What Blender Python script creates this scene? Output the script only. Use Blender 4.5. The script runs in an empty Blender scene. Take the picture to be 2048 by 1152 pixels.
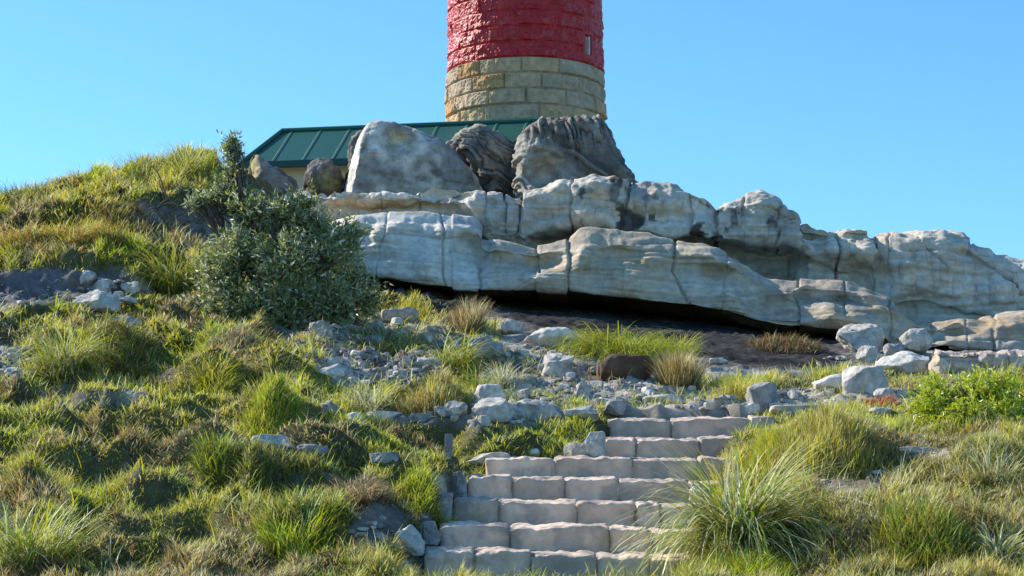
import bpy, math, random
import numpy as np

S = bpy.context.scene
COL = S.collection
random.seed(4)
RNG = np.random.default_rng(11)

# ------------------------------------------------------------------ camera
F = 4100.0                       # focal length in photo pixels (2048 wide)
PITCH = math.atan((1145 - 576) / F)
cam_d = bpy.data.cameras.new('camera')
cam = bpy.data.objects.new('camera', cam_d)
COL.objects.link(cam)
cam.location = (0, 0, 0)
cam.rotation_euler = (math.radians(90) + PITCH, 0, 0)
cam_d.sensor_width = 36
cam_d.lens = 36 * F / 2048
cam_d.clip_start = 0.1
cam_d.clip_end = 8000
S.camera = cam

# ------------------------------------------------------------------ sky and sun
SUN_EL = math.radians(34)
SUN_AZ = math.atan2(-0.91, 0.43)          # measured from +Y towards +X
w = bpy.data.worlds.new('World')
S.world = w
w.use_nodes = True
nt = w.node_tree
nt.nodes.clear()
sky = nt.nodes.new('ShaderNodeTexSky')
sky.sky_type = 'NISHITA'
sky.sun_disc = False
sky.sun_elevation = SUN_EL
sky.sun_rotation = SUN_AZ
sky.altitude = 30
sky.air_density = 1.0
sky.dust_density = 0.25
sky.ozone_density = 2.2
hsv = nt.nodes.new('ShaderNodeHueSaturation')
hsv.inputs['Saturation'].default_value = 1.1
bg = nt.nodes.new('ShaderNodeBackground')
bg.inputs['Strength'].default_value = 0.125
wo = nt.nodes.new('ShaderNodeOutputWorld')
nt.links.new(sky.outputs[0], hsv.inputs['Color'])
tint = nt.nodes.new('ShaderNodeMix')
tint.data_type = 'RGBA'
tint.blend_type = 'MULTIPLY'
tint.inputs[0].default_value = 1.0
tint.inputs[7].default_value = (0.62, 0.98, 1.2, 1)
nt.links.new(hsv.outputs[0], tint.inputs[6])
nt.links.new(tint.outputs[2], bg.inputs['Color'])
nt.links.new(bg.outputs[0], wo.inputs['Surface'])

sd = bpy.data.lights.new('sun', 'SUN')
sd.energy = 5.0
sd.angle = math.radians(0.5)
sd.color = (1.0, 0.93, 0.82)
so = bpy.data.objects.new('sun', sd)
COL.objects.link(so)
from mathutils import Vector
sun_dir = Vector((math.sin(SUN_AZ) * math.cos(SUN_EL), math.cos(SUN_AZ) * math.cos(SUN_EL), math.sin(SUN_EL)))
so.rotation_euler = sun_dir.to_track_quat('Z', 'Y').to_euler()
so.location = sun_dir * 60

S.view_settings.view_transform = 'Standard'
S.view_settings.look = 'None'
S.view_settings.exposure = 0.6
S.view_settings.gamma = 1.0
S.render.engine = 'CYCLES'
S.cycles.use_denoising = True
S.cycles.max_bounces = 6
S.cycles.diffuse_bounces = 3
S.cycles.glossy_bounces = 2
S.cycles.transmission_bounces = 4
S.cycles.transparent_max_bounces = 4
S.cycles.sample_clamp_indirect = 4


# ------------------------------------------------------------------ helpers: projection, noise, meshes
cp, sp = math.cos(PITCH), math.sin(PITCH)


def at(px, py, d):
    """world point seen at photo pixel (px, py) at distance d along Y"""
    px = np.asarray(px, float); py = np.asarray(py, float); d = np.asarray(d, float)
    x = (px - 1024) / F
    u = (576 - py) / F
    yw = cp - u * sp
    zw = sp + u * cp
    return np.stack(np.broadcast_arrays(x * d / yw, d, zw * d / yw), -1)


def proj(P):
    X, Y, Z = P[..., 0], P[..., 1], P[..., 2]
    fw = Y * cp + Z * sp
    up = -Y * sp + Z * cp
    return 1024 + F * X / fw, 576 - F * up / fw


def _hash(ix, iy, iz):
    h = (ix.astype(np.int64) * 374761393 + iy.astype(np.int64) * 668265263 + iz.astype(np.int64) * 2147483647) & 0xFFFFFFFF
    h = ((h ^ (h >> 13)) * 1274126177) & 0xFFFFFFFF
    h = ((h ^ (h >> 16)) * 2246822519) & 0xFFFFFFFF
    return ((h ^ (h >> 15)) & 0xFFFFFF) / float(0x1000000)


def vnoise(p):
    """smooth value noise -1..1 over points (...,3)"""
    i = np.floor(p)
    f = p - i
    f = f * f * f * (f * (f * 6 - 15) + 10)
    i = i.astype(np.int64)
    x, y, z = i[..., 0], i[..., 1], i[..., 2]
    fx, fy, fz = f[..., 0], f[..., 1], f[..., 2]
    r = 0
    for dx in (0, 1):
        wx = fx if dx else 1 - fx
        for dy in (0, 1):
            wy = fy if dy else 1 - fy
            for dz in (0, 1):
                wz = fz if dz else 1 - fz
                r = r + wx * wy * wz * _hash(x + dx, y + dy, z + dz)
    return r * 2 - 1


def fbm(p, octv=4, gain=0.5, lac=2.03):
    a, s, t = 1.0, 0.0, 0.0
    q = np.array(p, float)
    for k in range(octv):
        s = s + a * vnoise(q + 17.3 * k)
        t += a
        a *= gain
        q = q * lac
    return s / t


def n2(X, Y, sc, seed=0, octv=3):
    X, Y = np.broadcast_arrays(np.asarray(X, float), np.asarray(Y, float))
    return fbm(np.stack([X * sc, Y * sc, np.full(X.shape, seed * 7.7 + 0.37)], -1), octv)


def worley(p, seed=0):
    """F1, F2 distances of cellular noise"""
    i = np.floor(p).astype(np.int64)
    f1 = np.full(p.shape[:-1], 9.0); f2 = f1.copy()
    for dx in (-1, 0, 1):
        for dy in (-1, 0, 1):
            for dz in (-1, 0, 1):
                c = i + np.array([dx, dy, dz])
                o = np.stack([_hash(c[..., 0] + 31 * k + seed, c[..., 1] + 57 * k, c[..., 2] + 91 * k) for k in (1, 2, 3)], -1)
                d = np.linalg.norm(c + o - p, axis=-1)
                f2 = np.minimum(f2, np.maximum(f1, d))
                f1 = np.minimum(f1, d)
    return f1, f2


def sstep(a, b, x):
    t = np.clip((x - a) / (b - a), 0, 1)
    return t * t * (3 - 2 * t)


def lerp(a, b, t):
    return a + (b - a) * t


def mesh_np(name, V, faces, mat, col=None, parent=None, smooth=True):
    """faces: list of int arrays (n,3) or (n,4)"""
    me = bpy.data.meshes.new(name)
    V = np.ascontiguousarray(V, dtype=np.float32).reshape(-1, 3)
    me.vertices.add(len(V))
    me.vertices.foreach_set('co', V.ravel())
    faces = [np.asarray(f, dtype=np.int32) for f in faces if len(f)]
    nl = sum(f.size for f in faces)
    nf = sum(len(f) for f in faces)
    me.loops.add(nl)
    me.loops.foreach_set('vertex_index', np.concatenate([f.ravel() for f in faces]))
    me.polygons.add(nf)
    tot = np.concatenate([np.full(len(f), f.shape[1], np.int32) for f in faces])
    st = np.concatenate([[0], np.cumsum(tot)[:-1]]).astype(np.int32)
    me.polygons.foreach_set('loop_start', st)
    me.polygons.foreach_set('loop_total', tot)
    me.polygons.foreach_set('use_smooth', np.full(nf, smooth, dtype=bool))
    if col is not None:
        ca = me.color_attributes.new('Col', 'FLOAT_COLOR', 'POINT')
        c = np.ones((len(V), 4), np.float32)
        c[:, :3] = np.clip(col, 0.002, 1)
        ca.data.foreach_set('color', c.ravel())
    me.update(calc_edges=True)
    me.validate()
    me.materials.append(mat)
    o = bpy.data.objects.new(name, me)
    COL.objects.link(o)
    if parent is not None:
        o.parent = parent
    return o


def grid_faces(nu, nv, wrap_u=False):
    """vertex index = u*nv+v"""
    u = np.arange(nu if wrap_u else nu - 1)
    v = np.arange(nv - 1)
    U, Vv = np.meshgrid(u, v, indexing='ij')
    U2 = (U + 1) % nu
    return np.stack([U * nv + Vv, U2 * nv + Vv, U2 * nv + Vv + 1, U * nv + Vv + 1], -1).reshape(-1, 4)


def tag(o, label, cat=None, group=None, kind=None):
    if label: o['label'] = label
    if cat: o['category'] = cat
    if group: o['group'] = group
    if kind: o['kind'] = kind
    return o


def empty(name, loc):
    o = bpy.data.objects.new(name, None)
    o.empty_display_size = 0.3
    o.location = loc
    COL.objects.link(o)
    return o


# ------------------------------------------------------------------ materials
def new_mat(name):
    m = bpy.data.materials.new(name)
    m.use_nodes = True
    t = m.node_tree
    t.nodes.clear()
    return m, t, t.nodes.new, t.links.new


def rock_mat(name, rough=0.9, scale=14.0, bump=0.5, spec=0.2, var=0.35, speck=None, bdist=0.02):
    """vertex colour times procedural grain, with procedural bump"""
    m, t, N, L = new_mat(name)
    out = N('ShaderNodeOutputMaterial'); b = N('ShaderNodeBsdfPrincipled')
    L(b.outputs[0], out.inputs[0])
    a = N('ShaderNodeAttribute'); a.attribute_name = 'Col'
    tc = N('ShaderNodeTexCoord')
    n1 = N('ShaderNodeTexNoise'); n1.inputs['Scale'].default_value = scale
    n1.inputs['Detail'].default_value = 8; n1.inputs['Roughness'].default_value = 0.65
    L(tc.outputs['Object'], n1.inputs['Vector'])
    mr = N('ShaderNodeMapRange')
    mr.inputs['From Min'].default_value = 0.3; mr.inputs['From Max'].default_value = 0.7
    mr.inputs['To Min'].default_value = 1 - var; mr.inputs['To Max'].default_value = 1 + var
    L(n1.outputs[0], mr.inputs[0])
    mx = N('ShaderNodeMix'); mx.data_type = 'RGBA'; mx.blend_type = 'MULTIPLY'
    mx.inputs[0].default_value = 1.0
    L(a.outputs['Color'], mx.inputs[6]); L(mr.outputs[0], mx.inputs[7])
    colout = mx.outputs[2]
    if speck:
        n3 = N('ShaderNodeTexNoise'); n3.inputs['Scale'].default_value = scale * 2.2
        n3.inputs['Detail'].default_value = 4
        L(tc.outputs['Object'], n3.inputs['Vector'])
        r3 = N('ShaderNodeMapRange'); r3.inputs['From Min'].default_value = 0.58; r3.inputs['From Max'].default_value = 0.68
        L(n3.outputs[0], r3.inputs[0])
        m3 = N('ShaderNodeMix'); m3.data_type = 'RGBA'
        m3.inputs[7].default_value = (*speck, 1)
        sc3 = N('ShaderNodeMath'); sc3.operation = 'MULTIPLY'; sc3.inputs[1].default_value = 0.55
        L(r3.outputs[0], sc3.inputs[0]); L(sc3.outputs[0], m3.inputs[0]); L(colout, m3.inputs[6])
        colout = m3.outputs[2]
    L(colout, b.inputs['Base Color'])
    b.inputs['Roughness'].default_value = rough
    b.inputs['Specular IOR Level'].default_value = spec
    n2_ = N('ShaderNodeTexNoise'); n2_.inputs['Scale'].default_value = scale * 1.7
    n2_.inputs['Detail'].default_value = 10; n2_.inputs['Roughness'].default_value = 0.7
    L(tc.outputs['Object'], n2_.inputs['Vector'])
    bp = N('ShaderNodeBump'); bp.inputs['Strength'].default_value = bump
    bp.inputs['Distance'].default_value = bdist
    L(n2_.outputs[0], bp.inputs['Height']); L(bp.outputs[0], b.inputs['Normal'])
    return m


def leaf_mat(name, trans=0.45, gloss=0.06, rough=0.4):
    m, t, N, L = new_mat(name)
    out = N('ShaderNodeOutputMaterial')
    a = N('ShaderNodeAttribute'); a.attribute_name = 'Col'
    d = N('ShaderNodeBsdfDiffuse'); tr = N('ShaderNodeBsdfTranslucent'); g = N('ShaderNodeBsdfGlossy')
    g.inputs['Roughness'].default_value = rough
    g.inputs['Color'].default_value = (0.9, 0.95, 0.9, 1)
    hs = N('ShaderNodeHueSaturation'); hs.inputs['Saturation'].default_value = 1.1; hs.inputs['Value'].default_value = 1.25
    L(a.outputs['Color'], d.inputs[0]); L(a.outputs['Color'], hs.inputs['Color']); L(hs.outputs[0], tr.inputs[0])
    m1 = N('ShaderNodeMixShader'); m1.inputs[0].default_value = trans
    L(d.outputs[0], m1.inputs[1]); L(tr.outputs[0], m1.inputs[2])
    m2 = N('ShaderNodeMixShader'); m2.inputs[0].default_value = gloss
    L(m1.outputs[0], m2.inputs[1]); L(g.outputs[0], m2.inputs[2])
    L(m2.outputs[0], out.inputs[0])
    return m


M_GROUND = rock_mat('sandy_soil', 0.95, 9, 0.8, 0.1, 0.4, bdist=0.03)
M_CLIFF = rock_mat('pale_sandstone', 0.92, 9, 0.75, 0.1, 0.26, bdist=0.022)
M_ROCK = rock_mat('weathered_rock', 0.9, 13, 0.9, 0.15, 0.38, bdist=0.02)
M_BOULDER = rock_mat('lichen_boulder_rock', 0.92, 6, 0.9, 0.15, 0.42, bdist=0.03)
M_STEP = rock_mat('step_sandstone', 0.88, 8, 0.55, 0.2, 0.2, bdist=0.015)
M_MORTAR = rock_mat('mortar', 0.95, 20, 0.7, 0.1, 0.25)
M_TOWER = rock_mat('tower_sandstone', 0.9, 9, 0.6, 0.15, 0.22)
M_RED = rock_mat('red_paint', 0.42, 12, 0.6, 0.4, 0.2)
for _n in M_RED.node_tree.nodes:
    if _n.type == 'BSDF_PRINCIPLED':
        _n.inputs['Coat Weight'].default_value = 0.0
        _n.inputs['Coat Roughness'].default_value = 0.38
M_GRASS = leaf_mat('grass_blade', 0.5, 0.04, 0.45)
M_STRAP = leaf_mat('strap_leaf', 0.4, 0.05, 0.5)
M_SHRUB = leaf_mat('shrub_leaf', 0.38, 0.08, 0.4)
M_BARK = rock_mat('bark', 0.9, 30, 0.8, 0.1, 0.4)
M_WOOD = rock_mat('grey_wood', 0.85, 25, 0.6, 0.1, 0.3)
M_ROOF = rock_mat('green_roof_metal', 0.45, 2.0, 0.05, 0.4, 0.08)
M_WALL = rock_mat('cream_wall_render', 0.85, 8, 0.2, 0.2, 0.1)
M_DARK = rock_mat('dark_pane', 0.15, 3, 0.0, 0.5, 0.1)
M_WHITE = rock_mat('white_paint', 0.5, 5, 0.05, 0.4, 0.05)

# ------------------------------------------------------------------ terrain height function
KD = ['A1', 'A2', 'A3', 'A4', 'A5', 'B1', 'B2', 'C1', 'C2', 'CR']
cols = {
    -600: [(13.3, 1165), (15, 1020), (17, 880), (19, 770), (21, 670), (22.5, 610), (23.0, 555), (24.6, 500), (25.2, 450), (27.2, 410)],
    0:    [(13.3, 1165), (15, 1012), (17, 868), (19, 757), (21, 662), (22.6, 606), (23.05, 545), (24.6, 487), (25.1, 445), (27.2, 400)],
    200:  [(13.3, 1165), (15, 1008), (17, 862), (19.2, 748), (21, 664), (22.8, 596), (23.3, 516), (24.8, 474), (25.3, 408), (27.4, 350)],
    400:  [(13.3, 1165), (15, 1008), (17.1, 858), (19.3, 748), (21.5, 664), (23.2, 596), (24, 540), (25.6, 492), (26.1, 400), (28, 318)],
    470:  [(13.3, 1165), (15, 1010), (17.0, 862), (19.2, 752), (21.5, 668), (23.4, 600), (24.8, 545), (26.6, 492), (27.5, 420), (29.5, 345)],
    560:  [(13.3, 1165), (15, 1010), (17, 868), (19, 765), (21.3, 675), (23.5, 608), (25, 556), (27, 510), (29.2, 450), (31, 400)],
    740:  [(13.3, 1165), (15, 1020), (16.8, 893), (18.5, 826), (20.3, 752), (22, 692), (24, 645), (26, 604), (28.2, 580), (30.3, 575)],
    860:  [(13.3, 1160), (15, 1048), (16.9, 912), (18.3, 838), (20.2, 768), (22, 705), (24, 655), (26, 618), (28.2, 600), (30.3, 594)],
    1100: [(13.3, 1160), (15, 1048), (16.9, 912), (18.3, 838), (20.2, 780), (22, 720), (23.8, 672), (25.6, 640), (28, 616), (30.3, 606)],
    1400: [(13.3, 1160), (15, 1048), (16.9, 908), (18.3, 836), (19.8, 798), (21, 768), (22.5, 728), (24.5, 688), (27, 648), (30.1, 630)],
    1600: [(13.3, 1150), (15, 1005), (16.8, 885), (18.2, 832), (19.5, 802), (20.8, 778), (22, 750), (24, 712), (26.5, 674), (30.1, 655)],
    1800: [(13.3, 1148), (14.8, 1000), (16.5, 892), (18, 842), (19.5, 803), (20.8, 774), (22, 750), (24, 722), (26.3, 694), (30.1, 680)],
    2048: [(13.3, 1142), (14.8, 992), (16.2, 886), (17.7, 830), (19.3, 787), (20.5, 762), (22, 744), (24, 718), (26.3, 700), (30.1, 694)],
    2650: [(13.3, 1142), (14.8, 992), (16.2, 886), (17.7, 830), (19.3, 790), (20.5, 768), (22, 752), (24, 728), (26.3, 712), (30.1, 706)],
}
PLAT = {-600: 4.2, 0: 4.6, 200: 5.0, 400: 5.5, 470: 5.6, 560: 5.75, 740: 5.85, 860: 5.9, 1100: 5.95, 1400: 5.6, 1600: 4.9, 1800: 4.2, 2048: 3.7, 2650: 3.4}
_ca, _cy, _cz = [], [], []
for px in sorted(cols):
    ys, zs = [-60, 1.0, 8.0], [-3.2, -1.75, -0.95]
    for d, py in cols[px]:
        P = at(px, py, d)
        ys.append(d); zs.append(P[2])
    zc, dc, pl = zs[-1], ys[-1], PLAT[px]
    if px <= 470:
        ys += [dc + 1.2, dc + 5, 62, 150, 4000]
        zs += [zc - 0.15, zc - 0.6, pl - 1.0, -12, -60]
    else:
        ys += [dc + 0.6, dc + 2.2, 62, 150, 4000]
        zs += [max(pl - 0.35, zc), pl, pl, -12, -60]
    _ca.append((px - 1024) / F); _cy.append(ys); _cz.append(zs)
_ca = np.array(_ca); _cy = np.array(_cy); _cz = np.array(_cz)


def base_z(X, Y):
    X = np.asarray(X, float); Y = np.asarray(Y, float)
    X, Y = np.broadcast_arrays(X, Y)
    a = np.clip(X / np.maximum(Y, 6.0), _ca[0], _ca[-1] - 1e-9)
    j = np.clip(np.searchsorted(_ca, a, side='right') - 1, 0, len(_ca) - 2)
    t = (a - _ca[j]) / (_ca[j + 1] - _ca[j])
    t = t * t * (3 - 2 * t) * 0.5 + t * 0.5
    ky = _cy[j] * (1 - t)[..., None] + _cy[j + 1] * t[..., None]
    kz = _cz[j] * (1 - t)[..., None] + _cz[j + 1] * t[..., None]
    z = kz[..., 0].copy()
    for k in range(ky.shape[-1] - 1):
        y0, y1 = ky[..., k], ky[..., k + 1]
        s = np.clip((Y - y0) / (y1 - y0), 0, 1)
        z = z + (kz[..., k + 1] - kz[..., k]) * s
    return z


BUMPS = []          # X, Y, radius, height


def bump_z(X, Y):
    z = np.zeros(np.shape(X))
    for bx, by, r, h in BUMPS:
        dx = X - bx; dy = Y - by
        q = (dx * dx + dy * dy * 1.0) / (r * r)
        z = z + np.where(q < 1, h * np.clip(1 - q, 0, 1) ** 1.2, 0)
    return z


# stair geometry: (front distance, top-left px, top-left py, top-right px, top-right py)
STEPS = [
    (14.40, 848, 1097, 1420, 1117),
    (15.00, 880, 1047, 1430, 1062),
    (15.60, 905, 997, 1440, 1010),
    (16.25, 936, 950, 1470, 964),
    (16.85, 972, 914, 1480, 916),
    (17.50, 1206, 876, 1520, 876),
    (18.10, 1219, 838, 1550, 834),
]


def stair_carve(X, Y, z):
    """keep the ground just below the treads"""
    for k, (d, xl, yl, xr, yr) in enumerate(STEPS):
        d2 = STEPS[k + 1][0] if k + 1 < len(STEPS) else d + 0.6
        l = at(xl, yl, d); r = at(xr, yr, d)
        lx = np.where((Y > d + .30) & (k + 1 < len(STEPS)), at(STEPS[min(k + 1, 6)][1], 800, STEPS[min(k + 1, 6)][0])[0], l[0]) if k == 4 else l[0]
        inx = sstep(lx - 0.10, lx - 0.02, X) * (1 - sstep(r[0] - 0.25, r[0] + 0.1, X))
        iny = ((Y > d - 0.02) & (Y <= d2 + 0.02)).astype(float)
        zt = lerp(l[2], r[2], np.clip((X - l[0]) / (r[0] - l[0]), 0, 1)) - 0.07
        m = inx * iny
        z = np.where(m > 0, np.minimum(z, lerp(z, zt, m)), z)
    l = at(835, 1150, 14.4); r = at(1420, 1150, 14.4)
    m = ((Y > 12.4) & (Y <= 14.42)) * sstep(l[0] - 0.2, l[0], X) * (1 - sstep(r[0] - .3, r[0] + .1, X))
    return np.where(m > 0, lerp(z, np.minimum(z, -0.045), m), z)


def bare(px, py, X=None, Y=None):
    """0 = vegetated, 1 = bare soil or stones"""
    b = np.zeros(np.shape(px))
    for ex, ey, rx, ry, s in BARE:
        q = ((px - ex) / rx) ** 2 + ((py - ey) / ry) ** 2
        b = np.maximum(b, s * (1 - sstep(0.55, 1.15, q)))
    return b


BARE = [
    (90, 578, 230, 38, 1), (215, 575, 90, 42, .9), (420, 455, 85, 52, 1), (310, 440, 60, 32, .8), (10, 725, 70, 40, .9),
    (690, 660, 130, 38, .9), (760, 730, 150, 42, .92), (900, 668, 120, 34, .7), (1120, 690, 130, 55, .85), (1050, 780, 110, 60, .8),
    (1230, 770, 170, 50, .95), (1380, 800, 170, 34, .92), (1620, 800, 240, 28, .95), (1480, 690, 260, 75, 1), (1150, 615, 330, 45, 1),
    (800, 832, 110, 18, .95), (1000, 830, 150, 26, .8), (750, 1050, 62, 48, 1), (720, 985, 60, 22, .8), (1690, 955, 90, 34, .85), (1900, 775, 160, 40, .5),
    (640, 968, 70, 26, .6), (270, 930, 40, 22, .6), (120, 790, 60, 20, .6), (235, 790, 70, 18, .7), (870, 1010, 50, 70, .8), (820, 1120, 55, 40, .5), (1800, 700, 330, 40, 1), (1850, 900, 60, 14, .8),
    (1950, 940, 40, 20, .5), (300, 745, 60, 22, .6),
]


def ground_z(X, Y, detail=True):
    X = np.asarray(X, float); Y = np.asarray(Y, float)
    X, Y = np.broadcast_arrays(X, Y)
    z = base_z(X, Y) + bump_z(X, Y)
    if detail:
        near = (1 - sstep(30.0, 34.0, Y)) * sstep(9, 12, Y)
        # hummocky turf: rounded tops with sharp hollows between
        b = np.abs(n2(X, Y, 1.25, 3, 2))
        c = np.abs(n2(X + 5, Y, 2.9, 5, 2))
        hum = 0.23 * (1 - b * 2.2) - 0.115 + 0.12 * (1 - c * 2.2) - 0.06
        lf = 1 - 0.6 * sstep(-0.02, 0.03, X / np.maximum(Y, 6))
        lf = lf * (1 - .75 * sstep(-.04, -.01, X / np.maximum(Y, 6)) * sstep(21.5, 23, Y))
        z = z + near * (hum * lf + 0.035 * n2(X, Y, 7, 9, 3))
    return stair_carve(X, Y, z)


def hit(px, py, y0=12.0, y1=31.0):
    """where the sight line through a photo pixel meets the ground"""
    Y = np.arange(y0, y1, 0.02)
    P = at(px, py, Y)
    g = ground_z(P[:, 0], P[:, 1])
    k = np.nonzero(P[:, 2] <= g)[0]
    k = k[0] if len(k) else len(Y) - 1
    return np.array([P[k, 0], Y[k], g[k]])


for (px, py, rpx, h) in [
    (540, 815, 75, .16), (430, 880, 70, .14), (620, 940, 90, .16), (640, 1075, 90, .14), (80, 960, 90, .10), (250, 830, 90, .10),
    (230, 705, 90, .16), (420, 755, 70, .14), (860, 800, 80, .14), (1640, 900, 130, .16), (1840, 1060, 110, .12),
    (850, 960, 75, .13), (1950, 930, 80, .1), (100, 700, 80, .14), (800, 620, 60, .12), (930, 655, 55, .1), (1480, 1090, 110, .05), (500, 1060, 100, .12), (330, 1010, 90, .12),
    (1010, 870, 70, .07), (740, 870, 90, .06), (340, 560, 60, .12), (470, 690, 80, .12), (560, 720, 60, .12),
]:
    p = hit(px, py)
    BUMPS.append((p[0], p[1], rpx / F * p[1] * 1.3, h))

# ------------------------------------------------------------------ ground sheet
def spaced(fine0, fine1, step, far0, far1, g=1.22):
    mid = list(np.arange(fine0, fine1 + 1e-6, step))
    a, s, x = [], step, fine0
    while x > far0:
        s *= g; x -= s; a.append(x)
    b, s, x = [], step, fine1
    while x < far1:
        s *= g; x += s; b.append(x)
    return np.array(a[::-1] + mid + b)


gx = spaced(-8.2, 8.2, 0.035, -4000, 4000)
gy = spaced(12.8, 31.6, 0.035, -80, 4000)
GX, GY = np.meshgrid(gx, gy, indexing='ij')
GZ = ground_z(GX, GY)
gpx, gpy = proj(np.stack([GX, np.maximum(GY, 5), GZ], -1))
br = bare(gpx + 35 * n2(GX, GY, 2.0, 21), gpy + 16 * n2(GX, GY, 2.0, 22))
GZ = GZ + br * 0.03 * n2(GX, GY, 16, 33, 3) * (GY > 12) * (GY < 31)
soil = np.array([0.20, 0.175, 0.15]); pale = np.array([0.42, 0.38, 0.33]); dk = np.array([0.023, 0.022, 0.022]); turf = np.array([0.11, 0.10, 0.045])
nn = n2(GX, GY, 1.6, 41, 4)[..., None]
sc_ = lerp(soil, pale, sstep(-0.1, 0.35, nn))
path_m = (sstep(1130, 1250, gpx) * sstep(765, 790, gpy))[..., None]
sc_ = lerp(sc_, np.array([0.46, 0.40, 0.32]), path_m * 0.7)
# dark soil below the overhang, the cliff's shade painted into its colour
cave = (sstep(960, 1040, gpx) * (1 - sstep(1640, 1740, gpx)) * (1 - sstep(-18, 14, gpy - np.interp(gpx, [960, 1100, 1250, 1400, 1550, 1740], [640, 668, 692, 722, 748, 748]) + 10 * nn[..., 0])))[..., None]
bankd = ((1 - sstep(230, 330, gpx)) * sstep(525, 540, gpy) * (1 - sstep(600, 625, gpy)))[..., None]
sc_ = lerp(sc_, np.array([0.13, 0.12, 0.125]), bankd * .8)  # shade of the left bank painted in as darker soil
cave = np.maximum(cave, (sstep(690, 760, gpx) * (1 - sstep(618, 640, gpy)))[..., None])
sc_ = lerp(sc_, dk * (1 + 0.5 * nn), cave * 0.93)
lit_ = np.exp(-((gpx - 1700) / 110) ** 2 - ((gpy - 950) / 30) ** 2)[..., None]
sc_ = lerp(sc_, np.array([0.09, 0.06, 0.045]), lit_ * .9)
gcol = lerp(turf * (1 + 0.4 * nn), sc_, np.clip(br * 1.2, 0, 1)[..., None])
_in = ((GY > 26.9) & (GY < 31) & (gpx > 780))[..., None]
gcol = np.where(_in, np.array([0.10, 0.092, 0.085]) * (1 + .4 * nn), gcol)
gcol = np.where((GY > 33)[..., None], np.array([0.16, 0.15, 0.09]), gcol)
_st = np.abs(np.gradient(GZ, axis=1) / np.maximum(np.gradient(GY, axis=1), 1e-6))
_st = sstep(.7, 1.6, _st) * (GY > 20) * (GY < 29) * (gpx < 600)
_P = np.stack([GX, GY, GZ], -1)
DY = _st * (0.22 * fbm(_P * np.array([2.2, 1.0, 3.5]), 4) + 0.07 * fbm(_P * 9, 3))
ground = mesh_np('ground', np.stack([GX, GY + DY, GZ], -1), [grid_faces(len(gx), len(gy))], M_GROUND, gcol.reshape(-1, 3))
ground['kind'] = 'structure'


# ------------------------------------------------------------------ rock relief sheets of the outcrop
def contour(pts, PX, sm=3):
    pts = np.array(pts, float)
    py = np.interp(PX, pts[:, 0], pts[:, 1])
    d = np.interp(PX, pts[:, 0], pts[:, 2])
    k = np.exp(-0.5 * (np.arange(-3 * sm, 3 * sm + 1) / sm) ** 2); k /= k.sum()
    pad = 3 * sm
    f = lambda a: np.convolve(np.pad(a, pad, mode='edge'), k, mode='valid')
    return f(py), f(d)


def loft(rows, counts):
    """Catmull-Rom through contour rows (each (n,3)); returns (n, m, 3)"""
    R = [2 * rows[0] - rows[1]] + rows + [2 * rows[-1] - rows[-2]]
    out = []
    for k in range(len(rows) - 1):
        p0, p1, p2, p3 = R[k], R[k + 1], R[k + 2], R[k + 3]
        for i in range(counts[k]):
            t = i / counts[k]
            m1 = (p2 - p0) * 0.38; m2 = (p3 - p1) * 0.38
            out.append((2 * t ** 3 - 3 * t ** 2 + 1) * p1 + (t ** 3 - 2 * t ** 2 + t) * m1 + (-2 * t ** 3 + 3 * t ** 2) * p2 + (t ** 3 - t ** 2) * m2)
    out.append(rows[-1])
    return np.stack(out, 1)


def normals(P):
    du = np.gradient(P, axis=0); dv = np.gradient(P, axis=1)
    n = np.cross(du, dv)
    return n / np.maximum(np.linalg.norm(n, axis=-1, keepdims=True), 1e-9)


def cracks(px, py, lst):
    """groove depth 0..1 from crack lines (polylines in px, py; half width)"""
    g = np.zeros(px.shape)
    wob = 5.0 * fbm(np.stack([py * 0.035, px * 0.004, np.zeros_like(px)], -1), 3)
    for (pts, hw, dep) in lst:
        pts = np.array(pts, float)
        for (x0, y0), (x1, y1) in zip(pts[:-1], pts[1:]):
            vx, vy = x1 - x0, y1 - y0
            t = np.clip(((px - x0) * vx + (py - y0) * vy) / (vx * vx + vy * vy), 0, 1)
            dd = np.hypot(px + wob - (x0 + t * vx), py + wob * .5 - (y0 + t * vy))
            g = np.maximum(g, dep * np.exp(-(dd / (hw * 0.55)) ** 2))
    return g


PXs = np.arange(540, 2500, 2.0)
BL = [(540, 560, 27.7), (700, 545, 27.3), (760, 556, 27.1), (880, 577, 26.9), (960, 582, 26.8), (1140, 584, 26.6), (1250, 596, 26.5), (1380, 612, 26.4), (1500, 640, 26.2), (1640, 657, 26.0), (1760, 668, 25.9), (1800, 695, 25.8), (2048, 706, 25.7), (2500, 730, 25.7)]
TL = [(540, 470, 28.3), (640, 440, 27.8), (705, 422, 27.35), (780, 415, 27.3), (882, 420, 27.2), (944, 428, 27.3), (960, 440, 27.5), (965, 480, 27.0), (989, 471, 26.95), (1030, 478, 26.95), (1075, 488, 26.95), (1132, 481, 26.9), (1165, 459, 26.9), (1230, 462, 26.85), (1300, 466, 26.8), (1345, 482, 26.8), (1420, 490, 26.75), (1480, 518, 26.65), (1540, 548, 26.55), (1640, 556, 26.5), (1700, 562, 26.45), (1790, 588, 26.45), (1830, 640, 26.3), (1870, 645, 26.2), (1930, 632, 26.1), (1982, 640, 26.1), (1990, 628, 26.0), (2048, 622, 26.0), (2500, 660, 26.0)]
bpy_, bd_ = contour(BL, PXs, 5)
tpy_, td_ = contour(TL, PXs, 3)
rb = at(PXs, bpy_, bd_)
rt = at(PXs, tpy_, td_)
wav = lambda s, a: a * fbm(np.stack([PXs * s, np.zeros_like(PXs) + s * 100, np.zeros_like(PXs)], -1), 3)
r0 = rb.copy(); r0[:, 1] = 30.9; r0[:, 0] *= 30.9 / bd_; r0[:, 2] += 0.25
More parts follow.
